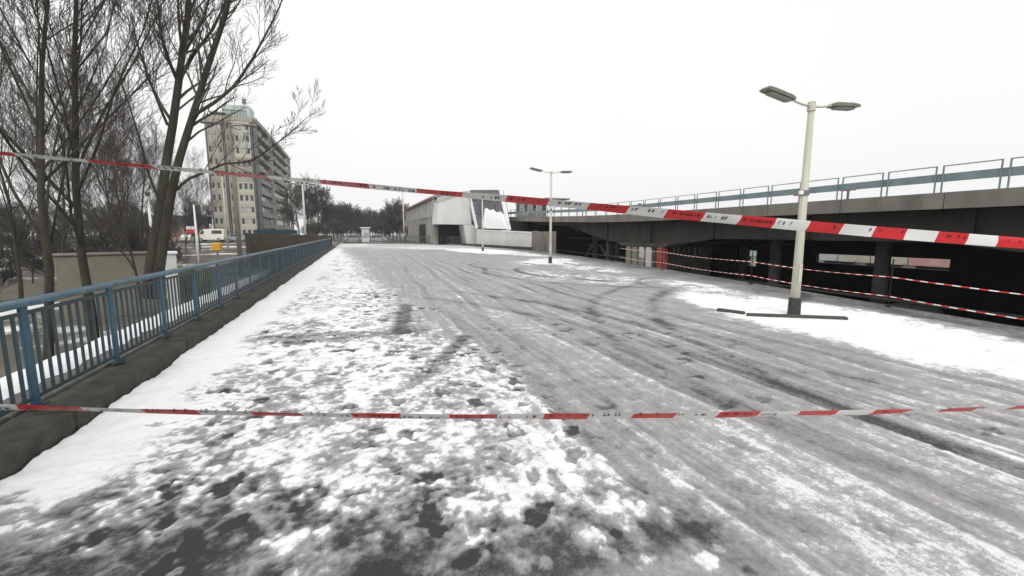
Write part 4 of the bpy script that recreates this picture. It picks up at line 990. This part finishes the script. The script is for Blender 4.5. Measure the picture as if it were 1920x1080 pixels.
# ---------------------------------------------------------------- barrier tapes
def tape(name, ctrl, width, seg, phase, roll, label, ink=True, group='red and white barrier tapes', red_first=True, n_per=10, camside=-1, seed=1):
    """ctrl: list of points; roll(t) tilts the film about its own length; colour blocks follow arc length"""
    rr = random.Random(seed)
    pts = [Vector(p) for p in ctrl]; L = [0]
    for a, b in zip(pts[:-1], pts[1:]): L.append(L[-1] + (b - a).length)
    T = L[-1]
    def at_(s):
        k = 0
        while k < len(L) - 2 and L[k + 1] < s: k += 1
        f = (s - L[k]) / (L[k + 1] - L[k]); return pts[k].lerp(pts[k + 1], f), (pts[k + 1] - pts[k]).normalized()
    step = seg / n_per; n = int(T / step); vv = []; ffc = []; mi = []; frames = []
    for i in range(n + 1):
        s = min(T - 1e-5, i * step); p, d = at_(s); side = d.cross(Vector((0, 0, 1))).normalized(); up = side.cross(d)
        a = roll(s / T) + .05 * math.sin(s * 7 + seed); w = up * math.cos(a) + side * math.sin(a); nn = d.cross(w)
        frames.append((p, w, nn, d)); hw = width / 2
        bow = nn * (.006 * math.sin(s * 3.1))
        vv += [p - w * hw, p + bow + nn * .003, p + w * hw]
    for i in range(n):
        k = int(math.floor((i * step + step / 2 - phase) / seg)) % 2
        for j in range(2): ffc.append((i * 3 + j, (i + 1) * 3 + j, (i + 1) * 3 + j + 1, i * 3 + j + 1)); mi.append(k)
    me = bpy.data.meshes.new(name); me.from_pydata(vv, [], ffc); me.materials.append(M['redprint']); me.materials.append(M['whiteprint']); me.polygons.foreach_set('material_index', mi)
    me.polygons.foreach_set('use_smooth', [True] * len(ffc))
    o = link(name, me); tag(o, label, 'barrier tape', group)
    if ink:
        mb = MB(); s = phase
        while s < T - seg:
            k = int(math.floor((s + .001 - phase) / seg)) % 2; x = s + seg * .08
            while x < s + seg * .92:
                wd = rr.choice((.005, .006, .010, .012)); hh = width * (.30 if k else .26)
                fi = min(n, int(x / step)); p, w, nn, d = frames[fi]; p = at_(x)[0]
                if rr.random() < (.62 if x < T * .6 else .14):
                    for sd in (1, -1):
                        off = nn * (.005 * sd + .006 * math.sin(x * 3.1)) + w * width * .14; q0 = p + off
                        mb.add([q0 - w * hh / 2, q0 + d * wd - w * hh / 2, q0 + d * wd + w * hh / 2, q0 + w * hh / 2], [(0, 1, 2, 3)])
                        if rr.random() < .5: q1 = q0 + w * rr.choice((-.35, 0, .35)) * hh; mb.add([q1, q1 + d * (wd + .007), q1 + d * (wd + .007) + w * .006, q1 + w * .006], [(0, 1, 2, 3)])
                x += wd + rr.choice((.010, .013, .018, .03 if k else .015))
            s += seg
        tag(mb.build('lettering', M['ink'], o), kind='stuff')
    return o
def chain(pl):   # (u, v, forward depth)
    return [atf(u, v, dd) for (u, v, dd) in pl]
up_pts = chain([(-330, 257, 1.72), (100, 296, 2.0), (240, 309, 2.1), (400, 323, 2.19), (590, 340, 2.29), (772, 357, 2.40), (945, 372, 2.5), (1107, 387, 2.6), (1255, 401, 2.69), (1392, 413, 2.77), (1515, 424, 2.85), (1680, 438, 2.95), (1850, 451, 3.06), (2180, 476, 3.28)])
def arc_to(pts, i): return sum((b - a).length for a, b in zip(pts[:i], pts[1:i + 1]))
LU0 = arc_to(up_pts, 3); LU1 = arc_to(up_pts, 10); segU = (LU1 - LU0) / 14
tape('barrier_tape', up_pts, .078, segU, (LU0 % (2 * segU)), lambda t: 1.46 - 1.5 * sst(.12, .98, t), 'upper red and white police tape stretched above eye level across the car park', seed=3)
lo_pts = chain([(-330, 757, 1.74), (100, 765, 1.98), (268, 771, 2.05), (460, 775, 2.1), (645, 779, 2.14), (830, 781, 2.18), (1009, 781, 2.22), (1182, 780, 2.28), (1343, 778, 2.34), (1492, 775, 2.41), (1637, 773, 2.48), (1800, 768, 2.56), (2250, 752, 2.82)])
LL0 = arc_to(lo_pts, 2); LL1 = arc_to(lo_pts, 9); segL = (LL1 - LL0) / 14
tape('barrier_tape', lo_pts, .078, segL, (LL0 % (2 * segL)), lambda t: .84 + .06 * math.sin(t * 9), 'lower red and white police tape stretched at knee height over the slush', seed=8)
# the posts that carry them stand outside the picture
def tpost(pa, pb, label):
    q = (pa + pb) / 2; t = empty('barrier_post', (q.x, q.y, 0), label, 'post', 'steel posts carrying the tapes')
    d = (pa - pb); mb = MB().tube([(pb.x - q.x - d.x * .25, pb.y - q.y - d.y * .25, 0), (pb.x - q.x, pb.y - q.y, pb.z), (pa.x - q.x, pa.y - q.y, pa.z), (pa.x - q.x, pa.y - q.y, pa.z + .25)], .03, 10); mb.build('pole', M['steel'], t)
    MB().tube([(pb.x - q.x - d.x * .25, pb.y - q.y - d.y * .25, 0), (pb.x - q.x - d.x * .25, pb.y - q.y - d.y * .25, .06)], [.16, .14], 12).build('base', M['foot'], t)
tpost(up_pts[0], lo_pts[0], 'steel barrier post holding the tape ends near the railing')
tpost(up_pts[-1], lo_pts[-1], 'steel barrier post holding the tape ends on the slush side')
# long tapes along the deck edge under the viaduct
ey = [-3, 1, 5.8, 10, 15.4, 20.5]
for j, (zz, lab) in enumerate(((.24, 'low tape strung along the dark deck edge under the viaduct'), (.66, 'upper tape strung along the dark deck edge under the viaduct'))):
    pts = []
    for a, b in zip(ey[:-1], ey[1:]):
        for k in range(6):
            t = k / 6; y = a + (b - a) * t; pts.append((float(xe(y)) - .25, y, zz - .05 * math.sin(math.pi * t) + .012 * (y - 5.8) * (1 if j else .6)))
    tape('barrier_tape', pts, .022, .14, 0, lambda t: .8 + .45 * math.sin(t * 31), lab, ink=False, n_per=4)
for y in ey:
    x = float(xe(y)) - .25; t = empty('edge_post', (x, y, 0), 'thin dark post on the deck edge carrying two tapes', 'post', 'thin posts along the deck edge')
    MB().tube([(0, 0, 0), (0, 0, 1.05)], .013, 8).build('pole', M['black_conc'], t); MB().box((0, 0, .015), (.10, .10, .03), bev=.008).build('foot', M['black_conc'], t)

# ---------------------------------------------------------------- damp winter air
hb = MB().box((0, 140, 18), (680, 480, 48)); hm = bpy.data.materials.new('haze'); hm.use_nodes = True; N = hm.node_tree.nodes; N.clear()
pv = N.new('ShaderNodeVolumePrincipled'); pv.inputs['Density'].default_value = .0006; pv.inputs['Color'].default_value = (.95, .96, .97, 1); pv.inputs['Anisotropy'].default_value = .2
ov = N.new('ShaderNodeOutputMaterial'); hm.node_tree.links.new(pv.outputs[0], ov.inputs['Volume'])
tag(hb.build('haze', hm), kind='stuff')
